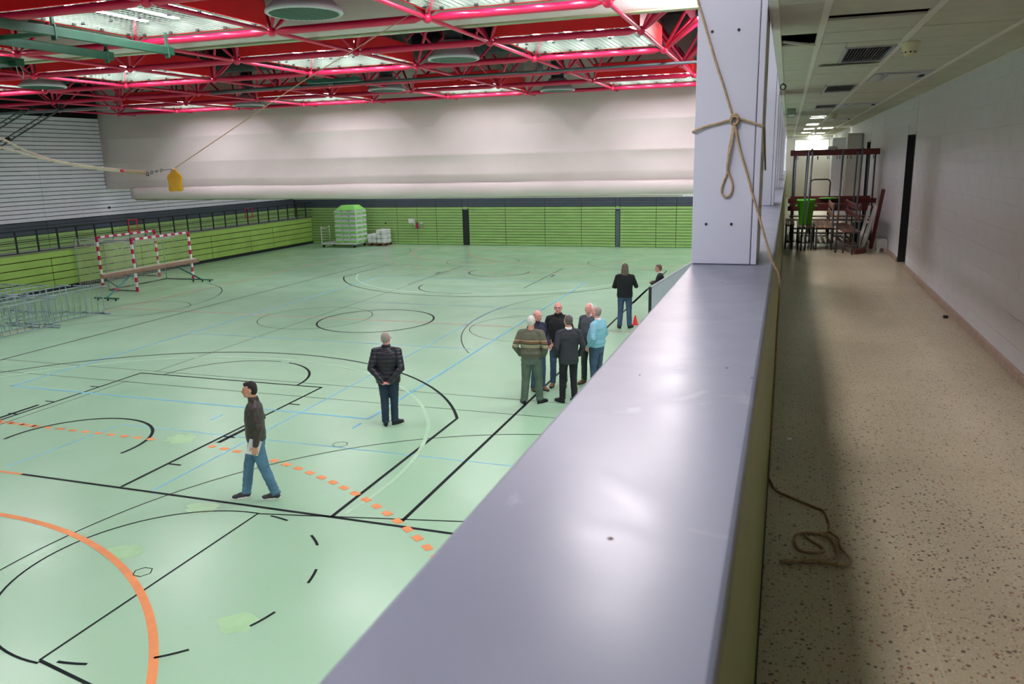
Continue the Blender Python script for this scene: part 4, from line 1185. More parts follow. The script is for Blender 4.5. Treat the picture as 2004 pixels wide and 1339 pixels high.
rp([(-.317, F-.01, 4.839), (-.323, F-.01, 4.775), (-.337, F-.01, 4.693), (-.343, F-.005, 4.609), (-.347, F, 4.543), (-.371, F, 4.477), (-.372, F, 4.429), (-.348, F, 4.404), (-.321, F, 4.422), (-.311, F, 4.468), (-.328, F, 4.528), (-.346, F-.012, 4.573), (-.337, F-.016, 4.648), (-.325, F-.012, 4.722), (-.31, F-.01, 4.82)], 6, 'hanging_loop')
kn = []
for i in range(26):
    a = i*.62
    kn.append((-.313+.020*math.cos(a)+.004*math.sin(i), F-.012-.012*math.sin(a*1.5), 4.862+.026*math.sin(a)-.0006*i))
MB().path(catmull(kn, 3), .0062, 8).build('knot', M['rope'], t, True)
tail = [(-.314, F-.01, 4.839), (-.279, F-.005, 4.691), (-.235, F, 4.557), (-.194, F, 4.421), (-.15, F, 4.29), (-.105, F, 4.15), (-.066, 5.02, 4.03), (-.046, 5.02, 3.99), (-.012, 5.0, 3.90)]
# down the inner panel and along the floor strip
tail += [(-.010, 4.95, 3.6), (-.010, 4.9, 3.25), (-.010, 4.75, 2.97), (-.010, 4.58, 2.91), (-.012, 4.45, 2.905)]
floorp = [(-0.012, 4.348), (0.028, 4.181), (0.092, 4.115), (0.157, 4.062), (0.22, 4.006), (0.259, 3.976), (0.274, 3.881), (0.278, 3.796), (0.265, 3.737), (0.212, 3.704), (0.166, 3.682), (0.195, 3.619), (0.236, 3.572), (0.242, 3.524), (0.205, 3.497), (0.149, 3.497), (0.121, 3.555), (0.121, 3.633), (0.152, 3.683), (0.219, 3.697), (0.269, 3.667), (0.294, 3.597), (0.296, 3.515), (0.288, 3.481), (0.231, 3.433), (0.175, 3.398), (0.106, 3.396), (0.06, 3.367), (0.106, 3.372), (0.189, 3.413), (0.257, 3.402), (0.318, 3.397), (0.348, 3.444), (0.344, 3.49), (0.314, 3.57), (0.312, 3.654), (0.271, 3.718)]
fl = [(x, y, GF+.006+(.004 if i > 12 else 0)+(.006 if i > 26 else 0)) for i, (x, y) in enumerate(floorp)]
rp(tail+fl, 6, 'tail_strand', .0068, 5)

# ------------------------------------------------------------------ stored benches at the corridor's far part
def leg_frame(mb, x, y0, y1, h, r=.018):
    mb.tube((x, y0, 0), (x, y0, h), r, n=8); mb.tube((x, y1, 0), (x, y1, h), r, n=8)
def bench(name, lab, loc, rz, L=1.9, seat_h=.44, rack=False, D=.36, wood='wood_bench', back=True, shoe=True):
    t = thing(name, lab, 'bench', loc, rz)
    # seat slats along local y
    for i in range(4):
        x = .0+i*(D/4)
        MB().bbox(x+.006, x+D/4-.006, 0, L, seat_h-.025, seat_h, .005).build('seat_slat', M[wood], t)
    if shoe:
        for i in range(3): MB().bbox(.04+i*.1, .04+i*.1+.05, 0.05, L-.05, .14, .16, .004).build('shoe_slat', M['wood_bench'], t)
    H = 1.83 if rack else (.88 if back else seat_h-.02)
    for y in (.08, L-.08):
        MB().tube((D-.03, y, 0), (D-.03, y, H), .018, n=8).build('leg', M['bench_steel'], t, True)
        MB().tube((.03, y, 0), (.03, y, seat_h-.02), .016, n=8).build('leg', M['bench_steel'], t, True)
        MB().tube((.03, y, seat_h-.035), (D-.03, y, seat_h-.035), .014, n=8).build('crossbar', M['bench_steel'], t, True)
        MB().tube((.03, y, .13), (D-.03, y, .13), .012, n=8).build('crossbar', M['bench_steel'], t, True)
    if back:
        for z in (.60, .76): MB().bbox(D-.055, D-.035, 0, L, z, z+.10, .006).build('back_plank', M['wood_pale'] if wood == 'wood_pale' else M['wood_red'], t)
    if rack:
        MB().bbox(D-.06, D-.04, 0, L, 1.74, 1.86, .006).build('hook_rail', M['wood_red'], t)
        n_ = int(L/.2)
        for i in range(n_):
            y = .12+i*(L-.24)/(n_-1)
            MB().path([(D-.06, y, 1.73), (D-.09, y, 1.69), (D-.12, y, 1.66), (D-.15, y, 1.68), (D-.15, y, 1.71)], .006, 6).build('coat_hook', M['black'], t, True)
    return t
# transverse rack bench facing the viewer: local y -> world x
bench('coat_rack_bench', 'long changing bench with a coat hook rail standing crosswise in the corridor', (1.76, 17.75, GF), PI/2, 1.72, rack=True, D=.36)
bench('coat_rack_bench', 'red-backed changing bench on the right, end-on to the viewer', (1.0, 15.45, GF), .05, 2.0, rack=False, D=.3, wood='wood_mix', seat_h=.40)
bench('slatted_bench', 'slatted wooden bench with pale backrest left of the red-backed bench', (.545, 15.95, GF), .0, 1.6, D=.33, wood='wood_pale')
bench('slatted_bench', 'backless slatted bench carrying the green tub', (.225, 15.95, GF), .0, 1.6, D=.30, back=False)
bench('slatted_bench', 'narrow backless bench squeezed against the parapet', (.0, 16.05, GF), .0, 1.5, D=.18, back=False, seat_h=.48)
bench('coat_rack_bench', 'changing bench with hooks standing crosswise behind the front one', (1.74, 18.8, GF), PI/2, 1.66, rack=True, D=.36)
# loose steel posts and rails leaning upright
for i, (x, y, dx, dy, h, lab) in enumerate(((.31, 15.85, .05, .05, 1.84, 'leftmost of the tall steel posts standing at the tub'), (.38, 15.85, .04, .05, 1.82, 'second tall steel post standing at the tub'), (.34, 17.62, .03, .05, 1.8, 'third tall steel post behind the tub'),
        (.90, 15.6, .03, .1, 1.84, 'tall steel post at the near end of the right bench'), (1.16, 15.3, .06, .05, 1.86, 'tall steel post standing nearest the viewer'), (1.28, 17.6, .03, .05, 1.8, 'tall steel post behind the right bench'), (1.02, 17.65, .02, .05, 1.8, 'tall steel post between the two slatted benches'))):
    t = thing('steel_post', lab, 'post', (x, y, GF))
    MB().bbox(-.014, .014, -.014, .014, 0, .02, .003).build('foot_plate', M['rubber'], t)
    MB().tube((0, 0, .01), (dx, dy, h), .015, n=8).build('pole', M['bench_steel'], t, True)
t = thing('green_tub', 'bright green tapered plastic tub standing on the bench', 'tub', (.37, 16.35, GF+.445))
MB().lathe([(.105, 0), (.112, .01), (.155, .45), (.17, .455), (.17, .485), (.153, .485), (.145, .45), (.10, .02)], 30).build('body', M['bin'], t, True)
MB().path([(.158, -.05, .37), (.19, -.04, .36), (.19, .04, .36), (.158, .05, .37)], .012, 8).build('grip', M['bin'], t, True)
MB().path([(-.158, -.05, .37), (-.19, -.04, .36), (-.19, .04, .36), (-.158, .05, .37)], .012, 8).build('grip', M['bin'], t, True)
t = thing('green_disc', 'bright green round lid lying on the backrest behind the tub', 'lid', (.84, 17.93, GF+.865))
MB().lathe([(.0001, .02), (.15, .018), (.19, .012), (.2, 0), (.185, 0), (.14, .008), (.0001, .008)], 30).build('plate', M['bin'], t, True)
t = thing('hand_cart', 'hand cart with a bent black tube handle behind the benches', 'cart', (.72, 19.6, GF))
MB().path([(-.19, 0, .2), (-.21, 0, 1.13), (-.19, 0, 1.19), (-.14, 0, 1.21), (.14, 0, 1.21), (.19, 0, 1.19), (.21, 0, 1.13), (.19, 0, .2)], .016, 8).build('handle', M['black'], t, True)
MB().bbox(-.22, .22, -.1, .6, .18, .22, .01).build('deck', M['black'], t)
for x in (-.2, .2):
    c = MB().lathe([(.02, -.02), (.09, -.02), (.09, .02), (.02, .02)], 16); c.v = [(x+v[2], .1+v[0], .09+v[1]) for v in c.v]; c.build('wheel', M['rubber'], t, True)
# leaning planks and wire racks at the right wall
t = thing('leaning_plank', 'red-brown wooden plank leaning on the corridor wall', 'plank', (1.56, 16.35, GF), 0)
o = MB().bbox(-.035, .035, -.01, .01, 0, 1.12, .005).build('plank', M['wood_red'], t); o.rotation_euler = (-.08, .16, .2)
for i, (x, y, lab) in enumerate(((1.30, 15.80, 'white wire rack leaning left of the red plank'), (1.37, 15.85, 'middle white wire rack leaning by the red plank'), (1.47, 16.55, 'white wire rack leaning against the corridor wall'))):
    t = thing('wire_rack', lab, 'rack', (x, y, GF+.02))
    fr = MB().path([(0, 0, 0), (0, .42, 0), (.16+.03*i, .42, .80), (.16+.03*i, 0, .80)], .007, 6, True)
    fr.build('rim', M['goal_white'], t, True)
    wv = MB()
    for q in range(1, 10): wv.tube((0, .042*q, 0), (.16+.03*i, .042*q, .80), .003, n=4)
    for q in range(1, 8): wv.tube(((.16+.03*i)*q/8, 0, .1*q), ((.16+.03*i)*q/8, .42, .1*q), .003, n=4)
    wv.build('wires', M['goal_white'], t)
t = thing('plastic_stool', 'grey plastic step with an arched cutout by the wall', 'step stool', (1.69, 15.75, GF))
arch = [(-.15, 0, 0), (-.06, 0, 0), (-.055, 0, .05), (-.03, 0, .075), (.03, 0, .075), (.055, 0, .05), (.06, 0, 0), (.15, 0, 0), (.155, 0, .18), (.13, 0, .225), (-.13, 0, .225), (-.155, 0, .18)]
vs = [(x*.6, y, z) for x, y, z in arch] + [(x*.6, y+.26, z) for x, y, z in arch]; n_ = 12
o = MB().add(vs, [(i, (i+1) % n_, n_+(i+1) % n_, n_+i) for i in range(n_)] + [tuple(reversed(range(n_))), tuple(range(n_, 2*n_))]).build('shell', M['grey_box'], t)
t = thing('black_crate', 'black crate under the end of the right bench', 'crate', (1.42, 17.2, GF))
MB().bbox(-.13, .13, -.2, .2, 0, .04, .01).build('base', M['rubber'], t)
for a in ((-.13, -.11, -.2, .2), (.11, .13, -.2, .2), (-.11, .11, -.2, -.18), (-.11, .11, .18, .2)):
    MB().bbox(a[0], a[1], a[2], a[3], .04, .42, .006).build('side', M['rubber'], t)
t = thing('red_batten', 'short red wooden batten lying against the crate on the floor', 'batten', (1.22, 15.38, GF), -.5)
MB().bbox(-.03, .03, 0, .4, .0, .09, .006).build('batten', M['wood_red'], t)
t = thing('tall_cabinet', 'tall grey cabinet with a pink scribble standing against the corridor wall', 'cabinet', (1.42, 22.6, GF))
MB().bbox(0, .36, 0, .6, 0, 2.28, .01).build('body', M['cabinet'], t)
MB().bbox(.02, .34, -.015, 0, .04, 2.24, .006).build('door', M['cabinet'], t)
MB().path([(.06, -.018, 1.86), (.12, -.018, 1.89), (.2, -.018, 1.87), (.27, -.018, 1.885), (.3, -.018, 1.86)], .008, 6).build('scribble', M['pinkmark'], t)
MB().bbox(.05, .31, -.02, -.015, 1.2, 1.95, .003).build('inset_panel', M['cabinet'], t)
t = thing('white_locker', 'narrow white locker behind the tall grey cabinet', 'locker', (1.25, 26.5, GF))
MB().bbox(0, .5, 0, .6, 0, 2.25, .01).build('body', M['white_slat'], t)
MB().bbox(.02, .48, -.015, 0, .04, 2.2, .006).build('door', M['white_slat'], t)
# leaves / brushes on the hook rail
for i, (x, lab) in enumerate(((.42, 'dark spiky bundle stuck on the hook rail over the tub'), (.80, 'dark spiky bundle with a grey cloth on the hook rail'))):
    t = thing('rag_bundle', lab, 'bundle', (x, 18.07, GF+1.865))
    for q in range(5):
        a = -.2+.3*q if i == 0 else PI-.9+.25*q
        MB().prism([(0, 0, -.04), (.02, 0, -.04), (.16*math.cos(a)*.9, 0, .02+.10*abs(math.sin(a+.4)))], (0, .012, 0)).build('spike', M['dkteal'], t)
    if i: MB().ell((.06, 0, .02), (.10, .06, .045)).build('cloth', M['grey_box'], t, True)
t = thing('bottle_cap', 'small black cap lying by the skirting on the corridor floor', 'cap', (1.70, 9.45, GF))
MB().lathe([(.022, 0), (.026, .004), (.026, .022), (.02, .026)], 16).build('cap', M['rubber'], t, True)
tag(MB().prism([(.09, 5.0, GF+.001), (.12, 5.03, GF+.001), (.105, 5.07, GF+.001), (.08, 5.05, GF+.001)], (0, 0, .002)).build('paper_scrap', M['paper']), 'tiny pale paper scrap on the corridor floor beside the parapet', 'scrap')

# ------------------------------------------------------------------ people
def V(*a): return Vector(a)
DG = bpy.context.evaluated_depsgraph_get
def remesh(mb, name, mats, vox, parent=None, smooth_it=3, disp=None, label=None, colour=None):
    me0 = mb.mesh(name+'_src', [])
    o0 = bpy.data.objects.new(name+'_src', me0); COL.objects.link(o0)
    r = o0.modifiers.new('r', 'REMESH'); r.mode = 'VOXEL'; r.voxel_size = vox
    if smooth_it:
        s_ = o0.modifiers.new('s', 'SMOOTH'); s_.factor = .5; s_.iterations = smooth_it
    bpy.context.view_layer.update()
    me = bpy.data.meshes.new_from_object(o0.evaluated_get(DG()))
    bpy.data.objects.remove(o0); bpy.data.meshes.remove(me0)
    me.name = name
    for mm in (mats if isinstance(mats, (list, tuple)) else [mats]): me.materials.append(mm)
    if disp:
        nn = [v.normal.copy() for v in me.vertices]
        for v, n in zip(me.vertices, nn): v.co += n*disp(v.co)
    me.polygons.foreach_set('use_smooth', [True]*len(me.polygons))
    if colour:
        for p in me.polygons: p.material_index = colour(p.center)
    me.update()
    return obj(name, me, parent, label=label)

def cloth(name, rgb, rough=.85, var=.1, scale=8, bump=.3, bscale=90, **kw):
    return mat(name, rgb, rough, var=var, scale=scale, bump=bump, bscale=bscale, **kw)

def person(loc, face, h, label, P):
    """One figure: a continuous skin body mesh with garments and hair as its children. Local frame: +Y forward, X to its right."""
    s = h/1.76
    lean, twist, side = P.get('lean', 0), P.get('twist', 0), P.get('side', 0)
    pel = V(0, 0, .93)
    U = Matrix.Rotation(twist, 3, 'Z') @ Matrix.Rotation(-lean, 3, 'X') @ Matrix.Rotation(side, 3, 'Y')
    up = lambda v: pel + U @ (Vector(v)-pel)
    feet = P.get('feet', ((-.11, .02, 0), (.11, -.02, 0)))     # (x, y, toe turn) for left, right
    bulk = P.get('bulk', 1.0)
    J = {}
    for sd, sg, ft in (('L', -1, feet[0]), ('R', 1, feet[1])):
        hip = V(sg*.095, 0, .90)
        ank = V(ft[0], ft[1], .085 + (ft[3] if len(ft) > 3 else 0))
        kn = (hip+ank)/2 + V(0, .03 + (ft[4] if len(ft) > 4 else 0), .02)
        J[sd] = dict(hip=hip, ank=ank, kn=kn, toe=ank+Matrix.Rotation(ft[2], 3, 'Z') @ V(0, .13, -.04), heel=ank+Matrix.Rotation(ft[2], 3, 'Z') @ V(0, -.045, -.045))
        J[sd]['sh'] = up((sg*.178*bulk, -.01, 1.405))
        el = P.get('elbow'+sd, (sg*.255, -.05, 1.15)); wr = P.get('wrist'+sd, (sg*.26, .03, .90))
        J[sd]['el'] = up(el); J[sd]['wr'] = up(wr)
        J[sd]['hd'] = P.get('hand'+sd, None)
    neck = up((0, -.015, 1.47)); hc = up((0, .025, 1.635)) + Vector(P.get('headoff', (0, 0, 0)))
    HR = Matrix.Rotation(P.get('hyaw', 0)+twist, 3, 'Z') @ Matrix.Rotation(-P.get('hpitch', 0)-lean*.3, 3, 'X')
    hd = lambda *v: hc + HR @ V(*v)

    def S(mb):
        mb.v = [tuple(c*s for c in v) for v in mb.v]; return mb
    # --- body
    b = MB()
    b.ell(hd(0, -.008, .022), (.074, .094, .098), HR)
    b.ell(hd(0, .032, -.045), (.056, .060, .066), HR)
    b.ell(hd(0, .062, -.082), (.028, .024, .026), HR)
    b.ell(hd(0, .070, .024), (.050, .022, .020), HR)           # brow
    b.ell(hd(.036, .060, -.02), (.022, .022, .022), HR); b.ell(hd(-.036, .060, -.02), (.022, .022, .022), HR)
    b.tube(hd(0, .080, .018), hd(0, .104, -.024), .010, .0165); b.ell(hd(0, .100, -.028), (.018, .014, .011), HR)
    b.ell(hd(0, .082, -.056), (.022, .012, .012), HR)          # lips
    for sg in (-1, 1): b.ell(hd(sg*.077, -.004, -.004), (.010, .020, .032), HR @ Matrix.Rotation(sg*.25, 3, 'Z'))
    b.tube(neck+V(0, -.0, -.05), hd(0, -.012, -.05), .064, .056, n=12)
    tor = [((0, 0, .88), .150, .10), ((0, 0, .96), .155, .105), ((0, 0, 1.10), .135, .09), ((0, 0, 1.28), .155, .10), ((0, -.01, 1.38), .13, .07), ((0, -.012, 1.45), .062, .05)]
    b.loft([(up(c), rx, ry, U) for c, rx, ry in tor], 18)
    for sd, sg in (('L', -1), ('R', 1)):
        j = J[sd]
        b.tube(j['hip'], j['kn'], .080, .052, n=10); b.ell(j['kn'], (.054,)*3); b.tube(j['kn'], j['ank']+V(0, 0, .0), .050, .030, n=10)
        b.tube(j['heel']+V(0, 0, .01), j['toe'], .028, .022, n=10); b.ell(j['toe'], (.026, .026, .018))
        b.ell(j['sh'], (.046,)*3); b.tube(up((0, -.01, 1.40)), j['sh'], .042, .044, n=10)
        b.tube(j['sh'], j['el'], .044, .036, n=10); b.ell(j['el'], (.040,)*3); b.tube(j['el'], j['wr'], .038, .026, n=10)
        if j['hd'] != 'hidden':
            d = (j['wr']-j['el']).normalized()
            if j['hd'] is not None and not isinstance(j['hd'], str): d = (U @ Vector(j['hd'])).normalized()
            side_ = d.cross(V(0, 1, 0) if abs(d.y) < .8 else V(0, 0, 1)).normalized()
            nrm = side_.cross(d).normalized()
            pc = j['wr']+d*.05
            RM = Matrix((nrm, side_, d)).transposed()
            b.ell(pc, (.040, .015, .052), RM)
            for q, (off, ln) in enumerate(((-.034, .062), (-.012, .074), (.011, .070), (.032, .056))):
                k0 = pc+nrm*off+d*.030; k1 = k0+d*ln*.55+side_*(-sg)*.004+nrm*off*.12; k2 = k1+d*ln*.40+side_*(-sg)*(.022)+nrm*off*.1
                b.tube(k0, k1, .0092, .0085, n=8); b.tube(k1, k2, .0085, .0068, n=8); b.ell(k2, (.0072,)*3, n=8, k=5)
            th = pc+nrm*.034-d*.022
            if (th+nrm*.01).y < (th-nrm*.01).y: nrm2 = -nrm
            else: nrm2 = nrm
            th = pc+nrm2*.030-d*.026
            t1 = th+nrm2*.030+d*.022; t2 = t1+d*.028+nrm2*.006
            b.tube(th, t1, .012, .0105, n=8); b.tube(t1, t2, .0105, .008, n=8); b.ell(t2, (.0085,)*3, n=8, k=5)
    body = remesh(S(b), 'person', M[P.get('skin', 'skin')], .0075*s, None, 1)
    body.location = loc; body.rotation_euler = (0, 0, face)
    body['label'] = label; body['category'] = 'person'
    # face details
    em = MB()
    for sg in (-1, 1): em.ell(hd(sg*.030, .079, .006), (.011, .006, .006), HR, 8, 5)
    S(em).build('eyes', M['rubber'], body, True)
    for sg in (-1, 1):
        S(MB().tube(hd(sg*.014, .091, .024), hd(sg*.046, .080, .026), .004, n=6)).build('eyebrow', P['hairm'], body, True)
    S(MB().tube(hd(-.018, .091, -.056), hd(.018, .091, -.056), .0035, n=6)).build('mouth', M['lip'], body, True)
    if P.get('glasses'):
        g = MB()
        for sg in (-1, 1):
            g.path([hd(sg*.031+.022*math.cos(a*PI/5), .097, .005+.017*math.sin(a*PI/5)) for a in range(10)], .0022, 5, True)
            g.tube(hd(sg*.052, .095, .012), hd(sg*.077, -.0, .012), .0022, n=5)
        g.tube(hd(-.009, .099, .008), hd(.009, .099, .008), .0022, n=5)
        S(g).build('glasses', M['rubber'], body, True)
    # --- hair
    hm = MB(); st = P.get('hair', 'short')
    if st == 'short':
        hm.ell(hd(0, -.020, .030), (.080, .088, .096), HR); hm.ell(hd(0, -.045, -.01), (.077, .062, .075), HR)
        hm.ell(hd(0, .035, .082), (.058, .05, .032), HR)
    elif st == 'balding':
        hm.ell(hd(0, -.038, .008), (.082, .068, .066), HR)
        for sg in (-1, 1): hm.ell(hd(sg*.066, -.01, .018), (.014, .040, .034), HR)
    elif st == 'thin':
        hm.ell(hd(0, -.026, .028), (.082, .082, .096), HR); hm.ell(hd(0, -.04, -.01), (.077, .06, .07), HR)
    elif st == 'long':
        hm.ell(hd(0, -.018, .034), (.088, .092, .100), HR); hm.ell(hd(0, -.055, -.05), (.092, .065, .12), HR)
        hm.ell(hd(0, -.07, -.15), (.10, .05, .10), HR)
        for sg in (-1, 1): hm.ell(hd(sg*.07, -.02, -.09), (.030, .05, .12), HR)
    hf = P.get('hairn', .004)
    ho = remesh(S(hm), 'hair', P['hairm'], .009*s, body, 2, lambda c: hf*noise.noise(Vector((c.x*60, c.y*60, c.z*28))))
    # --- trousers
    tr = MB(); tw = P.get('leg', 1.0)
    tr.loft([(V(0, 0, .80), .165*bulk, .115), (V(0, 0, .90), .172*bulk, .125+.02*(bulk-1)), (V(0, 0, 1.0), .158*bulk, .118), (V(0, 0, 1.04), .152*bulk, .112)], 20)
    for sd, sg in (('L', -1), ('R', 1)):
        j = J[sd]
        tr.tube(j['hip']+V(0, 0, .0), j['kn'], .098*tw, .072*tw, n=14); tr.ell(j['kn'], (.073*tw,)*3)
        e = j['ank']+V(0, -.005, -.015)
        tr.tube(j['kn'], e, .072*tw, .060*tw, n=14); tr.tube(e+V(0, 0, .05), e, .062*tw, .064*tw, n=14)
    ks = [J['L']['kn']*s, J['R']['kn']*s]
    def tf(c):
        f = .005*noise.noise(Vector((c.x*7, c.y*7, c.z*16)))+.003*noise.noise(Vector((c.x*16, c.y*16, c.z*38)))
        if c.z < .30: f += .006*math.sin(c.z*95+c.x*20)*(1-c.z/.30)
        for k in ks:
            dd = (c-k).length
            if dd < .14: f += .004*math.sin(c.z*110)*(1-dd/.14)
        return f
    remesh(S(tr), 'trousers', P['trouserm'], .0115*s, body, 2, tf)
    # --- shoes
    for sd in ('L', 'R'):
        j = J[sd]; d = (j['toe']-j['heel']); d.z = 0; d.normalize(); sx = V(d.y, -d.x, 0)
        RMs = Matrix((sx, d, V(0, 0, 1))).transposed()
        z0 = j['ank'].z-.085
        hl = V(j['heel'].x, j['heel'].y, z0); tl = hl+d*.245
        sh = MB()
        sh.ell(hl+d*.03+V(0, 0, .045), (.043, .05, .045), RMs); sh.ell(hl+d*.10+V(0, 0, .045), (.044, .09, .047), RMs)
        sh.ell(tl-d*.065+V(0, 0, .034), (.048, .070, .034), RMs); sh.ell(hl+d*.05+V(0, 0, .075), (.042, .05, .035), RMs)
        so = remesh(S(sh), 'shoe', P['shoem'], .009*s, body, 2)
        q = []
        for i in range(20):
            a = 2*PI*i/20
            yy = .13+.142*math.sin(a); xx = .050*math.cos(a)*(1.0-.12*math.cos(a*0))*(.9 if math.sin(a) < -.2 else 1.04)
            q.append(hl+d*(yy-.012)+sx*xx+V(0, 0, .002))
        S(MB().prism(q, (0, 0, .022))).build('sole', P.get('solem', M['rubber']), so)
    # --- upper garment
    jk = MB(); hem = P.get('hem', .84); g = P.get('loose', .02); belly = P.get('belly', 0)
    ap = P.get('apart', 0)
    rings = [((0, .0, hem), .168*bulk+g*.8, .118+g*.8), ((0, belly*.3, hem+.10), .168*bulk+g, .122+g+belly*.3), ((0, belly*.5, 1.08), .158*bulk+g, .112+g+belly*.5), ((0, belly*.2, 1.22), .168*bulk+g, .116+g+belly*.2),
             ((0, -.005, 1.33), .182*bulk+g*.8, .114+g*.7), ((0, -.012, 1.40), .165*bulk+g*.4, .098+g*.4), ((0, -.016, 1.455), .115, .072), ((0, -.018, 1.485), .068, .066)]
    jk.loft([(up(c), rx, ry, U) for c, rx, ry in rings], 26, 2.3)
    aw = P.get('arm', 1.0)
    for sd, sg in (('L', -1), ('R', 1)):
        j = J[sd]
        jk.tube(up((sg*.045, -.016, 1.452)), j['sh']+V(0, 0, .002), .056, .068*aw, n=14); jk.tube(up((0, -.012, 1.33)), j['sh']+V(0, 0, -.03), .085, .068*aw, n=14)
        jk.ell(j['sh']+V(0, 0, -.005), (.074*aw, .074*aw, .070*aw)); jk.tube(j['sh'], j['el'], .070*aw, .057*aw, n=14); jk.ell(j['el'], (.058*aw,)*3)
        we = j['wr']+(j['wr']-j['el']).normalized()*(.012)
        if P.get('sleeve', 1) == 0: jk.tube(j['sh'], j['el'], .07*aw, .06*aw)
        else: jk.tube(j['el'], we, .057*aw, .042*aw, n=14)
    if P.get('collar'):
        jk.loft([(up((0, -.016, 1.45)), .090, .080, U), (up((0, -.012, 1.50)), .080, .074, U), (up((0, -.008, 1.535)), .076, .072, U)], 20)
    els = [J['L']['el']*s, J['R']['el']*s]
    style = P.get('style', 'cloth')
    def jf(c):
        if style == 'puffer':
            q_ = abs(math.sin(PI*c.z/.070))
            return .010*(q_**.5)-.006+.0025*noise.noise(Vector((c.x*30, c.y*30, c.z*30)))
        f = .006*noise.noise(Vector((c.x*8, c.y*8, c.z*13)))+.003*noise.noise(Vector((c.x*20, c.y*20, c.z*32)))
        for k in els:
            dd = (c-k).length
            if dd < .15: f += .0045*math.sin((c.z+c.x*.4)*120)*(1-dd/.15)
        if abs(c.z-(hem+.03)*s) < .05 and P.get('rib'): f -= .008
        return f
    remesh(S(jk), P.get('upper', 'jacket'), P['upperm'], (.0085 if style == 'puffer' else .0105)*s, body, 2, jf)
    if P.get('shirtm'):
        S(MB().loft([(up((0, -.014, 1.455)), .074, .070, U), (up((0, -.006, 1.50)), .068, .065, U), (up((0, -.004, 1.525)), .066, .064, U)], 20)).build('shirt_collar', P['shirtm'], body, True)
    return body, J, s, up

M['lip'] = mat('lip', (168, 92, 88), .5)
H_ = {k: mat('hair_'+k, c, .7, var=.25, scale=60) for k, c in dict(black=(30, 26, 26), grey=(150, 142, 136), white=(214, 210, 204), brown=(96, 82, 72), darkgrey=(92, 88, 86)).items()}
def leather(name, rgb): return mat(name, rgb, .42, var=.25, scale=14, bump=.35, bscale=45)
# white shoe soles, jeans
M['jeans_blue'] = cloth('jeans_blue', (84, 122, 148), var=.22, scale=5); M['jeans_dark'] = cloth('jeans_dark', (38, 54, 74), var=.2, scale=5)
M['jeans_mid'] = cloth('jeans_mid', (62, 86, 112), var=.2, scale=5)
M['trouser_green'] = cloth('trouser_green', (86, 104, 92), var=.12); M['trouser_black'] = cloth('trouser_black', (24, 28, 32), var=.15); M['trouser_dkgreen'] = cloth('trouser_dkgreen', (44, 56, 52), var=.12)
M['shoe_black'] = mat('shoe_black', (22, 24, 28), .4); M['shoe_brown'] = mat('shoe_brown', (122, 96, 66), .6); M['shoe_dark'] = mat('shoe_dark', (52, 56, 60), .6, var=.15)

def face_dir(dx, dy): return math.atan2(-dx, dy)      # local +Y onto (dx, dy)

# 1 young man in a leather jacket, walking to the left
b_, J, s, up = person((-6.93, 8.83, 0), face_dir(-.84, -.54), 1.75, 'young dark-haired man in a dark leather jacket striding alone, papers in hand', dict(
    hairm=H_['black'], hair='short', upperm=leather('leather_brown', (58, 50, 46)), trouserm=M['jeans_blue'], shoem=M['shoe_dark'], solem=M['goal_white'],
    feet=((-.08, -.20, -.15), (.09, .22, .10)), collar=1, hem=.90, loose=.022, hyaw=.1, hpitch=-.02, bulk=1.02, leg=1.08,
    elbowL=(-.25, -.07, 1.14), wristL=(-.24, .0, .88), handL=(0, .15, -1), elbowR=(.24, -.08, 1.14), wristR=(.24, .04, .88), upper='leather_jacket'))
pc = J['L']['wr']*s
o = MB().bbox(-.004, .004, -.08, .09, -.08, .14, .002).build('papers', M['paper']); o.matrix_world = b_.matrix_basis @ Matrix.Translation(pc+V(.036, .03, -.06)) @ Matrix.Rotation(.35, 4, 'X')
tag(o, 'folded white papers held low in the walking man\'s hand', 'papers')
# 2 man in puffer jacket, hands behind his back
person((-6.63, 12.25, 0), face_dir(-.28, .96), 1.74, 'grey-haired man in a black quilted jacket standing alone, hands clasped behind', dict(
    hairm=H_['grey'], hair='thin', skin='skin_pink', upperm=mat('puffer_black', (26, 28, 38), .35, var=.2, scale=8), trouserm=M['jeans_dark'], shoem=M['shoe_black'],
    feet=((-.085, -.03, .25), (.07, .05, -.7)), collar=1, hem=.83, loose=.04, style='puffer', bulk=1.12, arm=1.15, glasses=1, hyaw=-.35, leg=1.08,
    elbowL=(-.275, -.13, 1.12), wristL=(-.06, -.20, .885), handL=(1, -.1, -.35), elbowR=(.275, -.13, 1.12), wristR=(.06, -.215, .885), handR=(-1, -.1, -.35), upper='quilted_jacket'))
# 3 man in patterned sweater
swm = cloth('sweater_green', (98, 98, 84), var=.12, bump=.5, bscale=160)
nt = swm.node_tree; bq = nt.nodes['Principled BSDF']; src = bq.inputs['Base Color'].links[0].from_socket
tcn = nt.nodes.new('ShaderNodeTexCoord'); sx = nt.nodes.new('ShaderNodeSeparateXYZ'); nt.links.new(tcn.outputs['Object'], sx.inputs[0])
mrn = nt.nodes.new('ShaderNodeMapRange'); mrn.inputs[1].default_value = 1.0; mrn.inputs[2].default_value = 1.40; nt.links.new(sx.outputs['Z'], mrn.inputs[0])
cr = nt.nodes.new('ShaderNodeValToRGB'); cr.color_ramp.interpolation = 'CONSTANT'
stops = [(0, (98, 98, 84)), (.40, (176, 168, 136)), (.45, (70, 60, 50)), (.48, (188, 180, 150)), (.52, (78, 96, 70)), (.57, (66, 58, 48)), (.62, (158, 100, 64)), (.66, (70, 62, 50)), (.70, (186, 172, 140)), (.745, (150, 86, 66)), (.78, (98, 98, 84))]
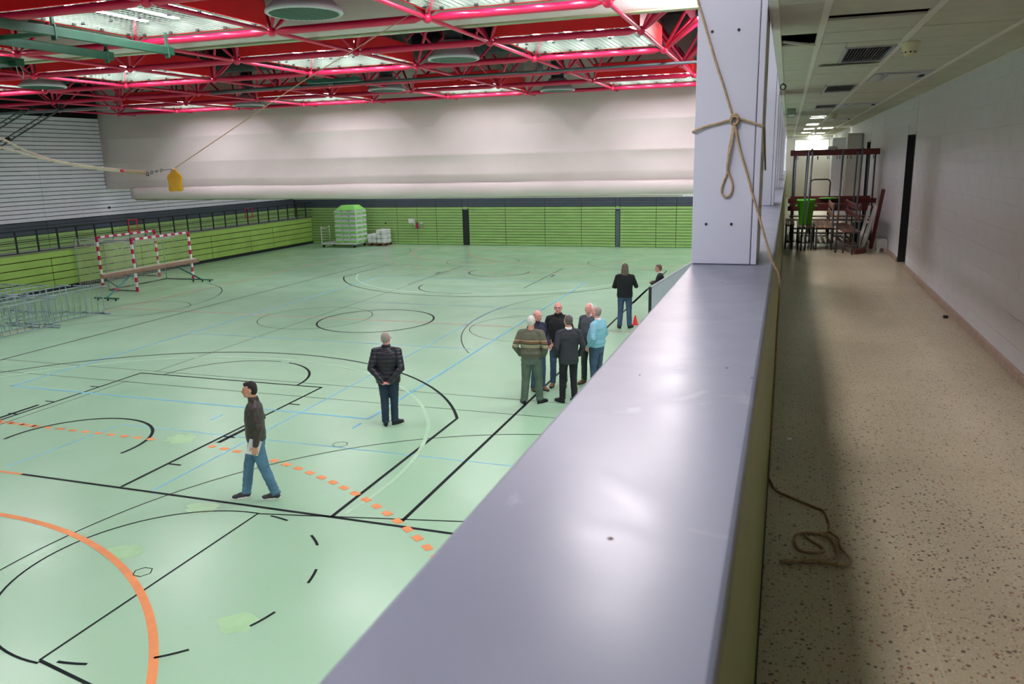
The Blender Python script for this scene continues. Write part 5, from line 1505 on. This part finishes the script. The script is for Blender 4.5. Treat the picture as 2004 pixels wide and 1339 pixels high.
cr.color_ramp.elements[0].color = lin(stops[0][1]); cr.color_ramp.elements[1].position = stops[-1][0]; cr.color_ramp.elements[1].color = lin(stops[-1][1])
for p_, c_ in stops[1:-1]:
    e = cr.color_ramp.elements.new(p_); e.color = lin(c_)
nt.links.new(mrn.outputs[0], cr.inputs[0])
bk = nt.nodes.new('ShaderNodeTexNoise'); bk.inputs['Scale'].default_value = 70; nt.links.new(tcn.outputs['Object'], bk.inputs[0])
mx = nt.nodes.new('ShaderNodeMixRGB'); gt = nt.nodes.new('ShaderNodeMath'); gt.operation = 'GREATER_THAN'; gt.inputs[1].default_value = .5
nt.links.new(bk.outputs[0], gt.inputs[0]); ml = nt.nodes.new('ShaderNodeMath'); ml.operation = 'MULTIPLY_ADD'; ml.inputs[1].default_value = -.25; ml.inputs[2].default_value = 1.0
nt.links.new(gt.outputs[0], ml.inputs[0]); nt.links.new(ml.outputs[0], mx.inputs[0]); nt.links.new(src, mx.inputs[1]); nt.links.new(cr.outputs[0], mx.inputs[2]); nt.links.new(mx.outputs[0], bq.inputs['Base Color'])
person((-4.52, 14.17, 0), face_dir(-.05, 1), 1.77, 'white-haired man in a green patterned sweater seen from behind', dict(
    hairm=H_['white'], hair='thin', upperm=swm, trouserm=M['trouser_green'], shoem=M['shoe_black'], upper='patterned_sweater',
    feet=((-.15, -.05, .55), (.14, .05, -.6)), hem=.93, loose=.03, rib=1, bulk=1.12, belly=.05, leg=1.18, hyaw=.1, arm=1.1,
    elbowL=(-.30, -.08, 1.16), wristL=(-.235, .06, .95), handL='hidden', elbowR=(.30, -.08, 1.16), wristR=(.235, .06, .95), handR='hidden'))
# 4 bald man behind
person((-4.68, 15.08, 0), face_dir(.75, -.5), 1.70, 'bald man in a navy jacket half hidden behind the patterned sweater', dict(
    hairm=H_['grey'], hair='balding', skin='skin_pink', upperm=cloth('navy_jacket', (40, 46, 66)), trouserm=M['jeans_mid'], shoem=M['shoe_brown'], collar=1, shirtm=cloth('shirt_check', (96, 110, 140)),
    elbowL=(-.26, -.02, 1.15), wristL=(-.20, .16, 1.0), elbowR=(.26, -.02, 1.15), wristR=(.20, .16, 1.0)))
# 5 man in black jacket with glasses, facing the viewer
person((-4.36, 15.55, 0), face_dir(.18, -1), 1.80, 'bald bearded man with glasses in a black jacket facing the viewer', dict(
    hairm=H_['grey'], hair='balding', skin='skin_pink', glasses=1, upperm=cloth('black_jacket', (26, 30, 34)), trouserm=M['jeans_mid'], shoem=M['shoe_brown'], collar=1, bulk=1.08, loose=.03, hpitch=-.12,
    feet=((-.12, .0, .1), (.12, .05, -.15)), elbowL=(-.28, -.03, 1.15), wristL=(-.22, .12, .93), elbowR=(.28, -.04, 1.16), wristR=(.16, .18, .98), handR=(-.3, .6, -.3), hem=.82))
# 6 man in dark suit jacket from behind
person((-3.84, 14.41, 0), face_dir(-.55, .84), 1.76, 'man in a dark grey blazer and black trousers seen from behind', dict(
    hairm=H_['darkgrey'], hair='thin', upperm=cloth('blazer_grey', (50, 54, 60), bump=.5, bscale=200), trouserm=M['trouser_black'], shoem=M['shoe_black'], shirtm=M['goal_white'], upper='blazer',
    feet=((-.12, .05, .5), (.10, -.05, .0)), hem=.80, bulk=1.06, loose=.022, belly=.04, hyaw=.2, elbowL=(-.27, -.07, 1.15), wristL=(-.24, .08, .93), handL='hidden', elbowR=(.27, -.07, 1.15), wristR=(.24, .08, .93), handR='hidden'))
# 7 white-haired man in grey sweater
person((-3.78, 15.9, 0), face_dir(-.35, -.94), 1.74, 'white-haired man in a grey sweater behind the light blue sweater', dict(
    hairm=H_['white'], hair='thin', skin='skin_pink', upperm=cloth('sweater_grey', (76, 84, 92)), trouserm=M['trouser_dkgreen'], shoem=M['shoe_brown'], shirtm=M['goal_white'], upper='grey_sweater',
    hem=.92, rib=1, bulk=1.05, belly=.04, hpitch=-.25, feet=((-.1, .0, .1), (.1, .06, -.1)), elbowL=(-.28, -.06, 1.15), wristL=(-.24, .06, .93), handL='hidden', elbowR=(.28, -.06, 1.15), wristR=(.24, .06, .93), handR='hidden'))
# 8 man in light blue sweater
person((-3.50, 15.42, 0), face_dir(-.97, .26), 1.76, 'grey-haired man in a light blue sweater with one hand in his pocket', dict(
    hairm=H_['grey'], hair='thin', skin='skin_pink', upperm=cloth('sweater_blue', (136, 194, 214), var=.06), trouserm=M['jeans_mid'], shoem=M['shoe_brown'], shirtm=M['goal_white'], upper='light_blue_sweater',
    hem=.93, rib=1, bulk=1.1, belly=.07, loose=.03, hpitch=-.15, elbowL=(-.30, -.06, 1.16), wristL=(-.235, .09, .955), handL=(.3, .5, -.9), elbowR=(.28, -.04, 1.15), wristR=(.24, .10, .95)))
# 9 long-haired person in black from behind
person((-4.13, 21.62, 0), face_dir(-.1, 1), 1.83, 'long-haired person in a black jacket and blue jeans seen from behind', dict(
    hairm=H_['brown'], hair='long', hairn=.008, upperm=cloth('black_fleece', (20, 24, 26)), trouserm=M['jeans_mid'], shoem=M['shoe_black'], hem=.86, bulk=1.1, loose=.03, leg=1.08, hyaw=-.1,
    feet=((-.13, -.02, .3), (.13, .02, -.4)), elbowL=(-.29, .02, 1.14), wristL=(-.12, .22, 1.08), handL=(.6, .4, .2), elbowR=(.30, .03, 1.15), wristR=(.20, .20, 1.32), handR=(-.2, .3, .8)))
# 10 leaning man behind the board
person((-3.34, 22.95, 0), face_dir(-1, -.05), 1.66, 'dark-haired man with glasses standing with folded arms behind the white board', dict(
    hairm=H_['brown'], hair='short', glasses=1, upperm=cloth('black_coat', (28, 30, 36)), trouserm=M['trouser_black'], shoem=M['shoe_black'], shirtm=M['goal_white'], lean=.06, hem=.84, hpitch=.0,
    feet=((-.1, -.02, 0), (.1, -.02, 0)), elbowL=(-.25, .12, 1.17), wristL=(.02, .27, 1.19), handL=(1, .1, .1), elbowR=(.25, .12, 1.17), wristR=(-.02, .24, 1.22), handR=(-1, .1, .1)))
